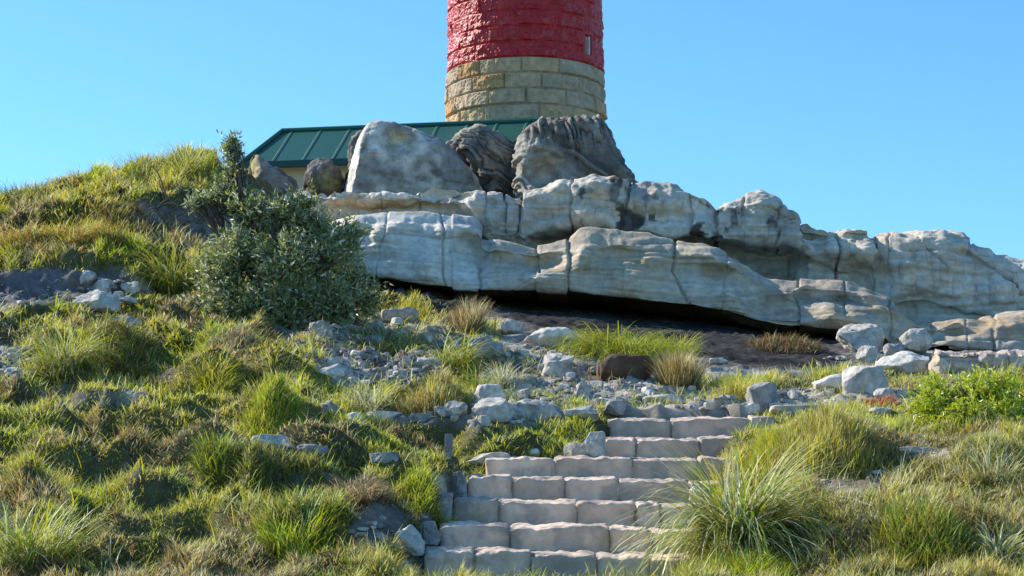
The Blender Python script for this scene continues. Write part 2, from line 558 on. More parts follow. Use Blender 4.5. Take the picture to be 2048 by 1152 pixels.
r1 = rb.copy(); r1[:, 1] += 0.55; r1[:, 2] += 0.06
f1 = lerp(rb, rt, 0.30); f1[:, 1] -= 0.10 + wav(0.009, 0.34)
f2 = lerp(rb, rt, 0.62); f2[:, 1] -= 0.02 + wav(0.013, 0.30)
f3 = lerp(rb, rt, 0.80); f3[:, 1] -= 0.06 + wav(0.02, 0.12)
rt = rt.copy(); rt[:, 1] += 0.12
t1 = rt.copy(); t1[:, 1] += 0.14; t1[:, 2] += 0.03
t2 = rt.copy(); t2[:, 1] += 0.75; t2[:, 2] += 0.05
t3 = rt.copy(); t3[:, 1] = 30.4; t3[:, 2] += 0.02; t3[:, 0] *= 30.4 / td_
LOW = loft([r0, r1, rb, f1, f2, f3, rt, t1, t2, t3], [14, 14, 34, 34, 28, 10, 10, 10, 8])

UT = [(540, 400, 29.0), (600, 388, 28.7), (640, 384, 28.4), (720, 386, 28.3), (800, 389, 28.3), (880, 386, 28.2), (925, 382, 28.1), (955, 371, 28.0), (975, 375, 28.0), (1008, 380, 28.0), (1045, 388, 28.0), (1090, 378, 28.0), (1118, 364, 28.0), (1126, 356, 28.0), (1148, 352, 27.95), (1185, 348, 27.9), (1235, 353, 27.9), (1262, 362, 27.95), (1275, 360, 27.95), (1342, 357, 27.85), (1372, 370, 27.8), (1408, 388, 27.8), (1432, 405, 27.9), (1446, 396, 27.8), (1480, 392, 27.75), (1530, 392, 27.7), (1556, 404, 27.75), (1568, 420, 27.8), (1592, 428, 27.8), (1604, 448, 27.9), (1630, 454, 27.9), (1660, 452, 27.85), (1672, 455, 27.9), (1690, 451, 27.75), (1738, 450, 27.7), (1746, 458, 27.9), (1750, 490, 27.9), (1775, 480, 27.8), (1800, 472, 27.7), (1850, 465, 27.6), (1900, 463, 27.55), (1936, 470, 27.6), (1945, 490, 27.7), (1985, 500, 27.6), (2000, 512, 27.6), (2048, 525, 27.6), (2120, 548, 27.6), (2500, 640, 27.6)]
UL = [(540, 470, 29.0), (640, 430, 28.6), (700, 410, 28.4), (900, 410, 28.2), (940, 430, 28.1), (965, 486, 28.05), (1030, 490, 28.0), (1052, 472, 28.0), (1080, 460, 27.95), (1130, 446, 27.9), (1200, 446, 27.8), (1250, 460, 27.75), (1330, 468, 27.7), (1400, 470, 27.7), (1440, 482, 27.7), (1500, 480, 27.7), (1592, 484, 27.7), (1606, 500, 27.8), (1660, 535, 27.8), (1740, 556, 27.75), (1752, 610, 27.75), (1850, 600, 27.6), (1950, 620, 27.5), (2048, 640, 27.5), (2500, 720, 27.5)]
upy_, ud_ = contour(UT, PXs, 2)
lpy_, ld_ = contour(UL, PXs, 3)
ut = at(PXs, upy_, ud_); ul = at(PXs, lpy_, ld_)
und = sstep(1045, 1100, PXs) * (1 - sstep(1590, 1620, PXs))          # how far the upper bed overhangs
un = (0.12 + 0.62 * und)
q0 = ul.copy(); q0[:, 1] += un + 0.25; q0[:, 2] -= 0.55 + 0.5 * sstep(1500, 1700, PXs)
q1 = ul.copy(); q1[:, 1] += un; q1[:, 2] -= 0.25
q2 = ul.copy(); q2[:, 1] += un * 0.85; q2[:, 2] += -0.03
g1 = lerp(ul, ut, 0.33); g1[:, 1] -= 0.10 + wav(0.03, 0.18)
g2 = lerp(ul, ut, 0.72); g2[:, 1] -= 0.08 + wav(0.024, 0.18)
g3 = lerp(ul, ut, 0.86); g3[:, 1] -= 0.05
ut = ut.copy(); ut[:, 1] += 0.08
h1 = ut.copy(); h1[:, 1] += 0.16; h1[:, 2] += 0.03
h2 = ut.copy(); h2[:, 1] += 1.2; h2[:, 2] += 0.08
h3 = ut.copy(); h3[:, 1] = 32.6; h3[:, 2] += 0.0; h3[:, 0] *= 32.6 / ud_
UPP = loft([q0, q1, q2, ul, g1, g2, g3, ut, h1, h2, h3], [8, 10, 10, 26, 28, 16, 8, 10, 8, 8])

LOW_CR = [
    ([(884, 412), (886, 470), (890, 520), (888, 580)], 3.5, 1.0), ([(774, 412), (770, 470), (755, 500), (752, 560)], 3, .5),
    ([(962, 430), (968, 470), (960, 530), (958, 585)], 5, 1.0), ([(1074, 480), (1078, 520), (1080, 545)], 3, .8), ([(1135, 475), (1136, 530), (1134, 590)], 3.5, .9),
    ([(1350, 470), (1345, 540), (1360, 575), (1385, 620)], 5, .8), ([(1600, 550), (1598, 600), (1592, 660)], 3.5, .7), ([(1784, 580), (1780, 620), (1778, 680)], 5, 1.0),
    ([(905, 500), (940, 500), (965, 505)], 4, .8), ([(1000, 600), (1080, 545), (1180, 540)], 3, .25), ([(1985, 620), (1984, 660), (1988, 710)], 6, 1.0),
    ([(1450, 590), (1520, 580), (1600, 590), (1700, 600), (1780, 618)], 3, .45), ([(1240, 590), (1245, 540), (1240, 520)], 2.5, .3), ([(1460, 500), (1450, 560), (1440, 630)], 4, .4),
    ([(1690, 560), (1688, 610), (1692, 665)], 3, .5), ([(720, 470), (800, 468), (880, 476), (960, 474)], 2.5, .4), ([(730, 500), (860, 505), (950, 515)], 2.5, .3), ([(1860, 640), (1850, 700)], 3, .6), ([(1930, 632), (1936, 700)], 3, .5),
    ([(2150, 640), (2146, 720)], 5, 1), ([(2300, 640), (2296, 720)], 5, 1),
]
UPP_CR = [
    ([(1010, 375), (1012, 420), (1006, 470)], 4, 1.0), ([(1046, 380), (1042, 430), (1036, 480)], 4, 1.0), ([(975, 370), (972, 440)], 3, .6), ([(1145, 345), (1144, 400), (1142, 500)], 3.5, 1.0),
    ([(1266, 350), (1258, 390), (1248, 430), (1238, 462)], 6, 1.0), ([(1433, 395), (1432, 430), (1440, 482)], 6, 1.0), ([(1375, 365), (1382, 420), (1380, 470)], 4, .6), ([(1605, 445), (1604, 480)], 6, .8),
    ([(1672, 450), (1676, 490), (1672, 560)], 4.5, .9), ([(1747, 450), (1746, 520), (1744, 590)], 5, 1.0), ([(1785, 475), (1780, 530)], 3, .7), ([(1945, 480), (1940, 510), (1990, 540), (2040, 590)], 6, .9),
    ([(1490, 395), (1488, 430)], 4, .7), ([(1560, 410), (1552, 450)], 3, .6), ([(1160, 395), (1240, 402), (1262, 410)], 3, .5), ([(1840, 480), (1880, 520), (1900, 540)], 4, .5),
    ([(660, 380), (670, 420)], 3, .6), ([(840, 385), (838, 420)], 3, .6), ([(2120, 540), (2110, 640)], 5, 1), ([(760, 385), (764, 420)], 2.5, .5),
]


def finish_relief(name, P, crk, amp, seed, parent, upper):
    n = normals(P)
    px, py = proj(P)
    for lo in (0,):
        pass
    block = np.floor(np.interp(px, np.sort(np.array([c[0][0][0] for c in crk if c[2] > .6])), np.arange(sum(c[2] > .6 for c in crk))))
    boff = (_hash((block + 3).astype(np.int64), np.full(px.shape, seed), np.full(px.shape, 5)) - 0.5)
    strat = P[..., 2] + 0.055 * P[..., 0] + 0.16 * fbm(P * np.array([0.5, 0.5, 0.9]) + seed, 3)
    sz = strat * 5.2
    ph = sz - np.floor(sz)
    lay = np.where(ph < .82, (ph / .82) ** 0.6, (1 - ph) / .18)
    lam = vnoise(np.stack([strat * 26, P[..., 0] * 0.5, np.zeros_like(strat) + seed], -1))
    lump = fbm(P * (np.array([1.5, 1.5, 2.6]) if upper else np.array([0.8, 0.8, 2.1])) + seed * 3.1, 3, 0.42)
    fine = fbm(P * np.array([7, 7, 11]) + seed * 1.7, 4)
    cg = cracks(px, py, crk)
    f1, f2 = worley(P * np.array([2.3, 2.3, 3.0]) + fine[..., None] * .2, seed)
    pit = sstep(0.42, 0.2, f1) if False else np.clip(0.33 - f1, 0, 1)
    disp = amp * ((0.17 if upper else 0.11) * lump + (0.034 if upper else 0.018) * fine + 0.016 * (lay - .6) + 0.009 * lam + (0.10 if upper else 0.05) * boff - 0.0 * pit) - (0.075 if upper else 0.05) * cg
    if upper:
        ledge = fbm(P * 3.4 + 40, 3)
        disp = disp + 0.05 * np.abs(ledge)
    Q = P + n * disp[..., None] * np.where(n[..., 1:2] > 0.5, 0, 1)
    # colour: creamy beds, ochre seams, grey weathering and black lichen on the upper blocks
    cream = np.array([0.66, 0.62, 0.54]); grey = np.array([0.44, 0.435, 0.41]); och = np.array([0.58, 0.44, 0.26]); blk = np.array([0.045, 0.04, 0.038]); tan = np.array([0.50, 0.42, 0.31])
    band = fbm(np.stack([strat * 4.5, P[..., 0] * 0.35, P[..., 1] * .2 + seed], -1), 3)[..., None]
    c = lerp(cream, tan, sstep(0.05, 0.5, band))
    c = lerp(c, och, sstep(0.38, 0.62, fbm(np.stack([strat * 7, P[..., 0] * .8, P[..., 1] * .3 + 9 + seed], -1), 3))[..., None] * 0.75)
    c = lerp(c, grey, (sstep(0.0, 0.5, fbm(P * 1.1 + 70 + seed, 4)) * 0.7 + 0.45 * sstep(1350, 1500, px) * sstep(.0, .4, 0.3 + fine))[..., None].clip(0, 1))
    c = c * (1 + 0.16 * lam[..., None])
    warmz = (sstep(930, 1000, px) * (0.75 + .5 * fbm(P * .8 + 5, 3)) * (0.55 if upper else 1.0)).clip(0, 1)[..., None]
    c = lerp(c, c * np.array([0.76, 0.655, 0.535]), warmz)
    if upper:
        # black weathering that streaks down from the top edge of the big blocks
        zone = sstep(1110, 1160, px) * (1 - sstep(1590, 1640, px))
        tx = np.interp(px, PXs, upy_)
        below = (py - tx)
        streak = vnoise(np.stack([px * 0.07 + fine * 1.5, py * 0.018, np.zeros_like(px) + 3], -1)) * .6 + .5 * fbm(P * 4.2 + 11, 4)
        core = np.exp(-((px - 1248) / 26) ** 2) * .55 + np.exp(-((px - 1435) / 22) ** 2) * .5 + np.exp(-((px - 1395) / 26) ** 2) * np.exp(-((py - 465) / 18) ** 2) * .8 + np.exp(-((px - 1200) / 45) ** 2) * np.exp(-((py - 385) / 22) ** 2) * .35 + np.exp(-((px - 1500) / 30) ** 2) * np.exp(-((py - 420) / 25) ** 2) * .25
        st = sstep(0.32, 0.56, streak * 0.8 + core) * zone * (1 - sstep(95, 135, below))
        c = lerp(c, blk, st[..., None] * 0.9)
        c = lerp(c, grey * 0.8, (sstep(0.05, 0.4, fbm(P * 5 + 3, 3)) * zone * .5 * (1 - sstep(40, 90, below)))[..., None])
        c = lerp(c, och * np.array([1, .85, .7]), (sstep(640, 700, px) * (1 - sstep(860, 930, px)) * sstep(403, 407, py) * (1 - sstep(414, 420, py)) * 0.8)[..., None])
    c = lerp(c, np.array([0.17, 0.15, 0.125]), np.clip(cg * 0.8, 0, 1)[..., None] * (0.6 + 0.4 * sstep(-.2, .3, lump))[..., None])
    nu, nv = P.shape[:2]
    return mesh_np(name, Q, [grid_faces(nu, nv)[:, ::-1]], M_CLIFF, c.reshape(-1, 3), parent)


def densify(P, k=2):
    n = P.shape[0]
    x = np.arange(n); xi = np.linspace(0, n - 1, (n - 1) * k + 1)
    i = np.minimum(xi.astype(int), n - 2); t = (xi - i)[:, None, None]
    return P[i] * (1 - t) + P[i + 1] * t


oc = empty('rock_outcrop', (2.0, 28.0, 3.2))
tag(oc, 'long pale layered sandstone outcrop with an overhang, running right below the lighthouse', 'rock outcrop')
bpy.context.view_layer.update()
OFF = np.array(oc.location)
finish_relief('lower_ledge', LOW, LOW_CR, 1.0, 2, oc, False)
finish_relief('upper_ledge', UPP, UPP_CR, 1.0, 7, oc, True)
for ch in oc.children:
    ch.matrix_parent_inverse.identity()
    ch.location = -oc.location


# ------------------------------------------------------------------ single rocks
def cube_sphere(n):
    lin = np.linspace(-1, 1, n)
    A, B = np.meshgrid(lin, lin, indexing='ij')
    one = np.ones_like(A)
    V, Fc = [], []
    for k, (x, y, z) in enumerate([(A, B, one), (B, A, -one), (one, A, B), (-one, B, A), (B, one, A), (A, -one, B)]):
        V.append(np.stack([x, y, z], -1).reshape(-1, 3))
        Fc.append(grid_faces(n, n) + k * n * n)
    V = np.concatenate(V); Fc = np.concatenate(Fc)
    key = np.round(V * 1e5).astype(np.int64)
    _, idx, inv = np.unique(key, axis=0, return_index=True, return_inverse=True)
    return V[idx], inv.reshape(-1)[Fc]


CS = {n: cube_sphere(n) for n in (10, 16, 24, 40)}


def rock_shape(w, h, t, seed, box=3.0, cuts=7, rough=0.05, n=24, cutmin=0.6):
    """angular stone: superquadric cut by random planes, then roughened; sits on z=0 with a buried foot"""
    rg = np.random.default_rng(seed)
    V, Fc = CS[n]
    d = V / np.linalg.norm(V, axis=1, keepdims=True)
    r = 1 / (np.abs(d) ** box).sum(1) ** (1 / box)
    P = d * r[:, None]
    for _ in range(cuts + 5):
        nrm = rg.normal(size=3); nrm /= np.linalg.norm(nrm)
        c = rg.uniform(cutmin if box < 6 else .8, 1.05)
        s = P @ nrm
        P = P - np.outer(np.clip(s - c, 0, None), nrm) * 0.97
    sc = np.array([w / 2, t / 2, h * 0.62])
    P = P * sc
    nn_ = fbm(P / max(w, h) * 3.5 + seed * 1.37, 5)
    f = fbm(P / max(w, h) * 12 + seed * 2.1, 3)
    P = P + d * (rough * min(w, h, t) * (1.6 * nn_ + 0.6 * f))[:, None]
    P[:, 2] += h * 0.38
    return P, Fc, d


def rock_cols(P, base, seed, alt=None, amt=0.8):
    s = max(np.ptp(P[:, 0]), 0.05)
    nn_ = fbm(P / s * 2.6 + seed, 4)[:, None]
    base = np.array(base)
    alt = base * 0.55 if alt is None else np.array(alt)
    c = lerp(base, alt, sstep(0.0, 0.55, nn_) * amt)
    return c * (1 + 0.18 * fbm(P / s * 9 + seed, 3))[:, None]


PALE = (0.51, 0.47, 0.41); WHITE_ = (0.60, 0.57, 0.51); GREY = (0.34, 0.325, 0.31); BROWN = (0.13, 0.085, 0.06); SAND = (0.55, 0.47, 0.37)


def rock(name, label, px, py, wpx, hpx, base=PALE, cat='rock', group=None, d=None, box=3.0, cuts=7, rough=0.075, tk=0.8, rot=None, n=24, mat=None, seed=None, alt=None):
    p = hit(px, py) if d is None else at(px, py, d)
    s = p[1] / F
    w, h = wpx * s, hpx * s
    seed = int(px * 7 + py * 13) if seed is None else seed
    P, Fc, _ = rock_shape(w, h * 1.06, max(w, h) * tk, seed, box, cuts, rough, n)
    c = rock_cols(P, base, seed, alt)
    o = mesh_np(name, P, [Fc], mat or M_ROCK, c)
    o.location = (p[0], p[1] + w * tk * 0.3, p[2] - h * 0.10)
    o.rotation_euler = (0, 0, rot if rot is not None else random.uniform(-.25, .25))
    tag(o, label, cat, group)
    return o


G1 = 'loose pale rocks scattered over the slope'
R = rock
R('boulder', 'wide blocky pale boulder, lower one of a stacked pair at the head of the turf', 984, 840, 92, 46, PALE, group=G1, box=4, cuts=6)
R('boulder', 'cream flat-topped block lying on a wider boulder left of the stairs', 981, 806, 72, 40, WHITE_, group=G1, box=5, cuts=4, d=hit(984, 840)[1] + 0.38)
R('boulder', 'angular grey-white boulder with a peaked top just right of the stacked pair', 1077, 840, 90, 46, PALE, group=G1, cuts=9)
R('stone', 'small pale stone leaning on the left side of the stacked pair', 908, 834, 58, 30, PALE, group=G1)
R('stone', 'low flat stone between the peaked boulder and the top stair', 1165, 834, 74, 24, PALE, group=G1, box=5)
R('stone', 'low sloping stone touching the left end of the top stair', 1234, 834, 64, 24, GREY, group=G1, box=4)
R('stone_slab', 'thin white slab edging the bare strip above the bright turf', 760, 843, 90, 22, WHITE_, group=G1, box=4, tk=.6)
R('stone', 'small rounded white stone at the left tip of the bare strip', 712, 842, 34, 18, WHITE_, group=G1)
R('stone_slab', 'long grey slab half sunk in the bare strip below the dry mound', 850, 842, 110, 16, GREY, group=G1, box=5, tk=.5)
R('stone_block', 'upright pale block beside the left end of the second stair from the top', 1188, 911, 46, 50, PALE, group=G1, box=7, cuts=3, rough=.04)
R('stone_block', 'small squat block in front of the upright block by the stairs', 1150, 911, 44, 26, PALE, group=G1, box=8, cuts=2, rough=.03)
R('stone_slab', 'pale flat slab lying in turf at the left of the fifth stair', 975, 936, 92, 30, PALE, group=G1, box=5, cuts=4, tk=.6)
R('stone', 'small white rock peeping from turf between slab and upright block', 1060, 912, 40, 16, WHITE_, group=G1)
R('stone', 'rounded white rock at the foot of the stairs on the left', 819, 1100, 60, 50, WHITE_, group=G1, cuts=8)
R('stone', 'jagged white rock cut by the bottom edge left of the lowest stair', 796, 1152, 50, 36, WHITE_, group=G1, cuts=9, d=13.9)
R('stone', 'bluish grey rock wedged beside the second lowest stair', 858, 1086, 44, 46, GREY, group=G1, d=14.75)
R('stone_slab', 'grey edging slab propped against the bank beside the third lowest stair', 890, 1042, 32, 58, GREY, group=G1, box=6, d=15.3)
R('stone_slab', 'grey edging slab propped against the bank beside the fourth lowest stair', 918, 994, 28, 52, GREY, group=G1, box=6, d=15.95)
R('stone', 'flat pale stone with a lumpy left end sunk in the left turf', 548, 902, 100, 30, PALE, group=G1, box=4, tk=.5)
R('stone', 'narrow bluish stone in line right of the lumpy flat stone', 628, 909, 72, 22, GREY, group=G1, box=4, tk=.5)
R('stone', 'short squared stone in the turf left of the wooden stake', 768, 926, 56, 22, GREY, group=G1, box=6, tk=.6)
R('boulder', 'broad rounded pale boulder below the overhang left of the bright green tuft', 1098, 694, 116, 46, WHITE_, group=G1, cuts=5, box=2.5)
R('boulder', 'round-topped pale rock right beside the dry brown tuft below the overhang', 1020, 668, 54, 38, PALE, group=G1, cuts=4, box=2.4)
R('boulder', 'tall grey-white rock in the rubble under the broad rounded boulder', 1117, 752, 74, 58, PALE, group=G1, cuts=8)
R('stone_slab', 'tilted grey slab behind the strappy tussock in the rubble', 968, 716, 80, 54, GREY, group=G1, box=4, cuts=8)
R('stone', 'pale pointed stone right of the pale wispy tuft', 1165, 795, 36, 38, PALE, group=G1, cuts=9)
R('soil_clod', 'dark brown squared clod of earth under the bright green tuft', 1254, 755, 108, 48, BROWN, 'clod', None, box=4, cuts=5, mat=M_GROUND, alt=(.08, .05, .04))
R('stone_block', 'grey squared block with a lit white top at the head of the path', 1528, 815, 66, 52, GREY, group=G1, box=9, cuts=2, rough=.03, rot=.1)
R('stone', 'small white stone at the foot of the grey squared block', 1508, 828, 44, 20, WHITE_, group=G1)
R('boulder', 'large squarish cream boulder on the path below the right of the overhang', 1735, 780, 92, 52, PALE, group=G1, box=7, cuts=4, rough=.04, rot=-.2)
R('boulder', 'flat wedge-shaped pale rock leaning on the left of the squarish boulder', 1668, 783, 88, 36, WHITE_, group=G1, box=3, cuts=9)
R('boulder', 'long white boulder with a sloping top behind the squarish boulder', 1814, 744, 116, 48, WHITE_, group=G1, box=3, cuts=7)
R('boulder', 'bluish pyramid-shaped boulder leaning on the cliff foot at right', 1727, 695, 106, 56, PALE, group=G1, box=2.2, cuts=9, d=25.0)
R('boulder', 'rounded pale boulder under the pyramid-shaped one', 1738, 726, 48, 38, PALE, group=G1, box=2.4, d=23.6)
R('boulder', 'pale boulder at cliff foot right of the pyramid-shaped one', 1842, 694, 84, 42, PALE, group=G1, box=2.6, d=24.9)
R('stone', 'dull grey rock in the gap between the two cliff foot boulders', 1793, 712, 46, 30, GREY, group=G1, d=24.4)
R('stone_slab', 'long flat flagstone at the path edge above the golden mound', 1622, 826, 160, 16, SAND, group=G1, box=6, tk=.35, cuts=4)
R('stone', 'pale rounded stone on the path beside the red ground plant', 1776, 800, 52, 24, PALE, group=G1)
R('stone', 'small pale stone on the path in front of the red ground plant', 1764, 832, 56, 18, PALE, group=G1)
R('stone_slab', 'flat pale slab on bare ground right of the golden grass mound', 1845, 908, 84, 16, SAND, group=G1, box=4, tk=.5)
R('stone', 'pale rock beside the fourth lowest stair at the edge of the big clump', 1398, 1008, 34, 42, WHITE_, group=G1, d=15.9)
R('stone_slab', 'large grey slab leaning in the grass below the left bank', 240, 668, 76, 38, GREY, group=G1, box=4, cuts=8)
R('boulder', 'pale lumpy boulder at the foot of the left bank', 188, 618, 98, 42, PALE, group=G1, cuts=8)
R('stone', 'small pale rock above the lumpy boulder on the left bank', 205, 582, 46, 26, WHITE_, group=G1)
R('stone', 'small grey rock highest on the left bank under the grass fringe', 172, 566, 36, 24, PALE, group=G1)
R('stone', 'pale stone right of the left bank rubble beneath the arching tussock', 262, 590, 44, 28, PALE, group=G1)
R('stone', 'pale stone in the rubble patch right below the grey-green shrub', 640, 668, 46, 30, PALE, group=G1)
R('stone', 'flat pale stone at the top of the rubble patch below the yellow tuft', 800, 640, 76, 26, PALE, group=G1, tk=.6)
R('stone', 'pale stone at the left edge of the rubble beside the green mound', 660, 755, 54, 26, WHITE_, group=G1)
R('stone', 'white stone at the right end of the rubble by the strappy tussock', 850, 738, 70, 24, WHITE_, group=G1)
R('stone', 'grey stone in the middle of the rubble patch', 740, 695, 50, 24, GREY, group=G1)
R('stone', 'pale stone left of the wispy pale tuft below the rubble', 660, 830, 40, 34, GREY, group=G1)
R('stone', 'pale stone on the sandy ground right of the dry brown tuft', 1440, 728, 40, 16, WHITE_, group=G1)
R('stone', 'flat grey stone on the sandy ground under the dry brown tuft', 1330, 806, 90, 18, SAND, group=G1, tk=.5)


# ------------------------------------------------------------------ boulders on the plateau, shaped from outlines
def outline_boulder(name, label, pts, d0, thick, warp, colf, seed, dispf, nr=60, na=320, pw=2.6, group='big weathered boulders below the lighthouse'):
    pts = np.array(pts, float)
    if thick > .7:
        pts[:, 1] += np.where(pts[:, 1] < 330, 7, 0)
    cx, cy = pts.mean(0)
    seg = np.linalg.norm(np.diff(np.vstack([pts, pts[:1]]), axis=0), axis=1)
    s = np.concatenate([[0], np.cumsum(seg)])
    q = np.linspace(0, s[-1], na, endpoint=False)
    ring = np.stack([np.interp(q, s, np.append(pts[:, k], pts[0, k])) for k in (0, 1)], -1)
    kk = np.exp(-0.5 * (np.arange(-5, 6) / 1.2) ** 2); kk /= kk.sum()
    ring = sum(kk[i + 5] * np.roll(ring, i, axis=0) for i in range(-5, 6))
    rr = np.sin(np.linspace(0.0, math.pi / 2, nr)) ; rr[0] = 0.0
    PXY, D = [], []
    for side in (-1, 1):
        rads = rr if side < 0 else rr[::-1][1:]
        for r in rads:
            PXY.append(np.array([cx, cy]) * (1 - r) + ring * r)
            D.append(np.full(na, side * thick * max(0.0, 1 - r ** pw) ** (1 / pw)))
    PXY = np.array(PXY); D = np.array(D)
    front = D < 0
    D = np.where(front, D + warp(PXY[..., 0], PXY[..., 1]) * sstep(0, 0.4, -D / thick), D)
    P = at(PXY[..., 0], PXY[..., 1], d0) + np.stack([D * 0, D, D * 0], -1)
    n = normals(P)
    c = at(cx, cy, d0)
    sgn = np.sign(((P - c) * n).sum(-1, keepdims=True)); sgn[sgn == 0] = 1
    edge = 1.0
    n = n * np.sign(np.median(sgn))
    disp = dispf(P, PXY[..., 0], PXY[..., 1])
    P2 = P + n * disp[..., None]
    col = colf(P, PXY[..., 0], PXY[..., 1], disp)
    base = at(cx, pts[:, 1].max(), d0)
    nR = P.shape[0]
    # ring grid: index = row*na + a ; faces wrap in a
    r_ = np.arange(nR - 1); a_ = np.arange(na)
    Rr, Aa = np.meshgrid(r_, a_, indexing='ij'); A2 = (Aa + 1) % na
    Fc = np.stack([Rr * na + Aa, Rr * na + A2, (Rr + 1) * na + A2, (Rr + 1) * na + Aa], -1).reshape(-1, 4)
    o = mesh_np(name, (P2 - base).reshape(-1, 3), [Fc], M_BOULDER, col.reshape(-1, 3))
    o.location = base
    tag(o, label, 'boulder', group)
    return o


bGR = np.array([0.25, 0.235, 0.215]); bPL = np.array([0.52, 0.49, 0.43]); bDK = np.array([0.07, 0.062, 0.056]); bYL = np.array([0.55, 0.47, 0.30])


def colA(P, px, py, dp):
    n = fbm(P * 2.2 + 5, 5)[..., None]
    c = lerp(bPL * 0.72, bGR * .9, sstep(-.15, .3, n))
    c = lerp(c, bDK * 2.0, sstep(.12, .4, fbm(P * 3.1 + 30, 5))[..., None] * .7)
    c = lerp(c, bPL * 1.1, sstep(.2, .4, fbm(P * 2.3 + 80, 5))[..., None] * .6)
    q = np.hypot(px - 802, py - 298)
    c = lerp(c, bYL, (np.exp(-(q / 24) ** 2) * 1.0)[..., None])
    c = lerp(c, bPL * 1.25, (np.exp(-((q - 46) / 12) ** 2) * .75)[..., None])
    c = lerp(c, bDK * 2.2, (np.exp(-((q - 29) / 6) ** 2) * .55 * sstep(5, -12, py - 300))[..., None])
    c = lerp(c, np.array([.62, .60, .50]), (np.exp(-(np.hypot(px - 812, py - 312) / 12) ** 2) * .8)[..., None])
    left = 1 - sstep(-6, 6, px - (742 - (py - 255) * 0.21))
    c = lerp(c, bPL * 1.2 * (1 + .2 * n), left[..., None] * .85)  # paler left facet: sunlight put into the stone colour
    return c


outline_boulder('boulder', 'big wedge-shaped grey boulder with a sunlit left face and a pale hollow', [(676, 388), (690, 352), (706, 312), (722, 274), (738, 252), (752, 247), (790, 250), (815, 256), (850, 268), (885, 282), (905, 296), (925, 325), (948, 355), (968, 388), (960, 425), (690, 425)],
                33.4, 1.0, lambda x, y: np.clip((742 - (y - 255) * 0.21) - x, 0, 90) * 0.034 + np.clip(x - 760, 0, 240) * 0.0022 + 0.2 * np.exp(-(((x - 802) ** 2 + (y - 298) ** 2) / 26 ** 2)) + np.clip(330 - y, 0, 90) * 0.003, colA, 1,
                lambda P, px, py: 0.045 * fbm(P * 1.6 + 2, 5) + 0.045 * np.abs(fbm(P * 4.5 + 9, 4)) - 0.03 * sstep(.1, .3, fbm(P * np.array([2, 2, 5]) + 50, 3)), pw=7)


def colB(P, px, py, dp):
    n = fbm(P * 2.6 + 15, 5)[..., None]
    c = lerp(bGR * 1.2 * np.array([1, .92, .8]), bGR * 0.55, sstep(-.2, .3, n))
    pits = sstep(-0.03, -0.09, dp)[..., None]
    c = lerp(c, bDK, pits * .8)
    c = lerp(c, bPL, sstep(-.03, .04, dp)[..., None] * .4)
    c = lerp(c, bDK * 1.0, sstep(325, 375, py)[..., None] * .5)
    return c


def dispB(P, px, py):
    w_ = fbm(P * 1.7 + 8, 3)
    rid = np.abs(vnoise(np.stack([P[..., 0] * 3.2 + 1.5 * w_, P[..., 1] * 3, P[..., 2] * 13 + P[..., 0] * 6 + 3.5 * w_], -1)))
    return 0.04 * w_ + 0.12 * np.sqrt(rid) - .09 + 0.05 * fbm(P * 6, 4)


outline_boulder('boulder', 'rough honeycombed dark boulder between the wedge-shaped and the fluted one', [(892, 290), (905, 268), (925, 253), (948, 247), (975, 249), (1000, 258), (1022, 272), (1040, 285), (1052, 310), (1062, 345), (1070, 385), (1060, 425), (985, 425), (955, 360), (925, 325)],
                34.2, 0.75, lambda x, y: np.clip(x - 960, 0, 120) * 0.003 + np.clip(x - 890, -100, 0) * 0, colB, 2, dispB)


def colC(P, px, py, dp):
    n = fbm(P * 2.0 + 25, 5)[..., None]
    bw = np.array([1.0, .90, .78])
    c = lerp(bGR * 0.92 * bw, bGR * 0.38 * bw, sstep(-.25, .25, n))
    c = lerp(c, bPL, sstep(-.03, .02, dp)[..., None] * .6)
    c = lerp(c, bDK, sstep(-.045, -.085, dp)[..., None] * .85)
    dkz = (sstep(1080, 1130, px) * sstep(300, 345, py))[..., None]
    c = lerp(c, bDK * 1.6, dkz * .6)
    lo = ((1 - sstep(1060, 1120, px - (py - 300) * .7)) * sstep(285, 315, py))[..., None]
    c = lerp(c, bPL * .95, lo * .55)
    return c


def dispC(P, px, py):
    w_ = fbm(P * 1.3 + 6, 3)
    fl = np.abs(vnoise(np.stack([P[..., 0] * 15 + 3.0 * w_ + P[..., 2] * .5, P[..., 1] * 4, P[..., 2] * 1.3], -1)))
    top = 1 - sstep(285, 345, py)
    lay = np.abs(vnoise(np.stack([P[..., 2] * 13 + P[..., 0] * 6.0 + 2.5 * w_, P[..., 0] * .8, P[..., 1]], -1)))
    return 0.03 * w_ + top * (0.12 * np.sqrt(fl) - .10) + (1 - top) * (0.12 * lay - .07) + .03 * fbm(P * 9, 3)


outline_boulder('boulder', 'largest dark boulder, stump-shaped with vertical flutes, right under the tower', [(1028, 385), (1026, 330), (1032, 300), (1036, 278), (1048, 262), (1062, 250), (1080, 242), (1120, 239), (1160, 238), (1190, 240), (1206, 244), (1216, 256), (1224, 285), (1232, 312), (1246, 338), (1262, 362), (1272, 392), (1280, 425), (1035, 425)],
                33.6, 1.1, lambda x, y: 0.35 * sstep(300, 360, y) * sstep(1150, 1060, x) * 0 + np.clip(y - 250, 0, 120) * -0.003 + 0.5 * np.exp(-(((x - 1085) / 40) ** 2 + ((y - 375) / 28) ** 2)), colC, 3, dispC, pw=4.5)


def colD(P, px, py, dp):
    n = fbm(P * 4 + 35, 4)[..., None]
    c = lerp(bDK * 1.4, bGR * .8, sstep(-.2, .5, n))
    return lerp(c, np.array([.22, .2, .06]), sstep(.2, .5, fbm(P * 3 + 60, 3))[..., None] * .6)


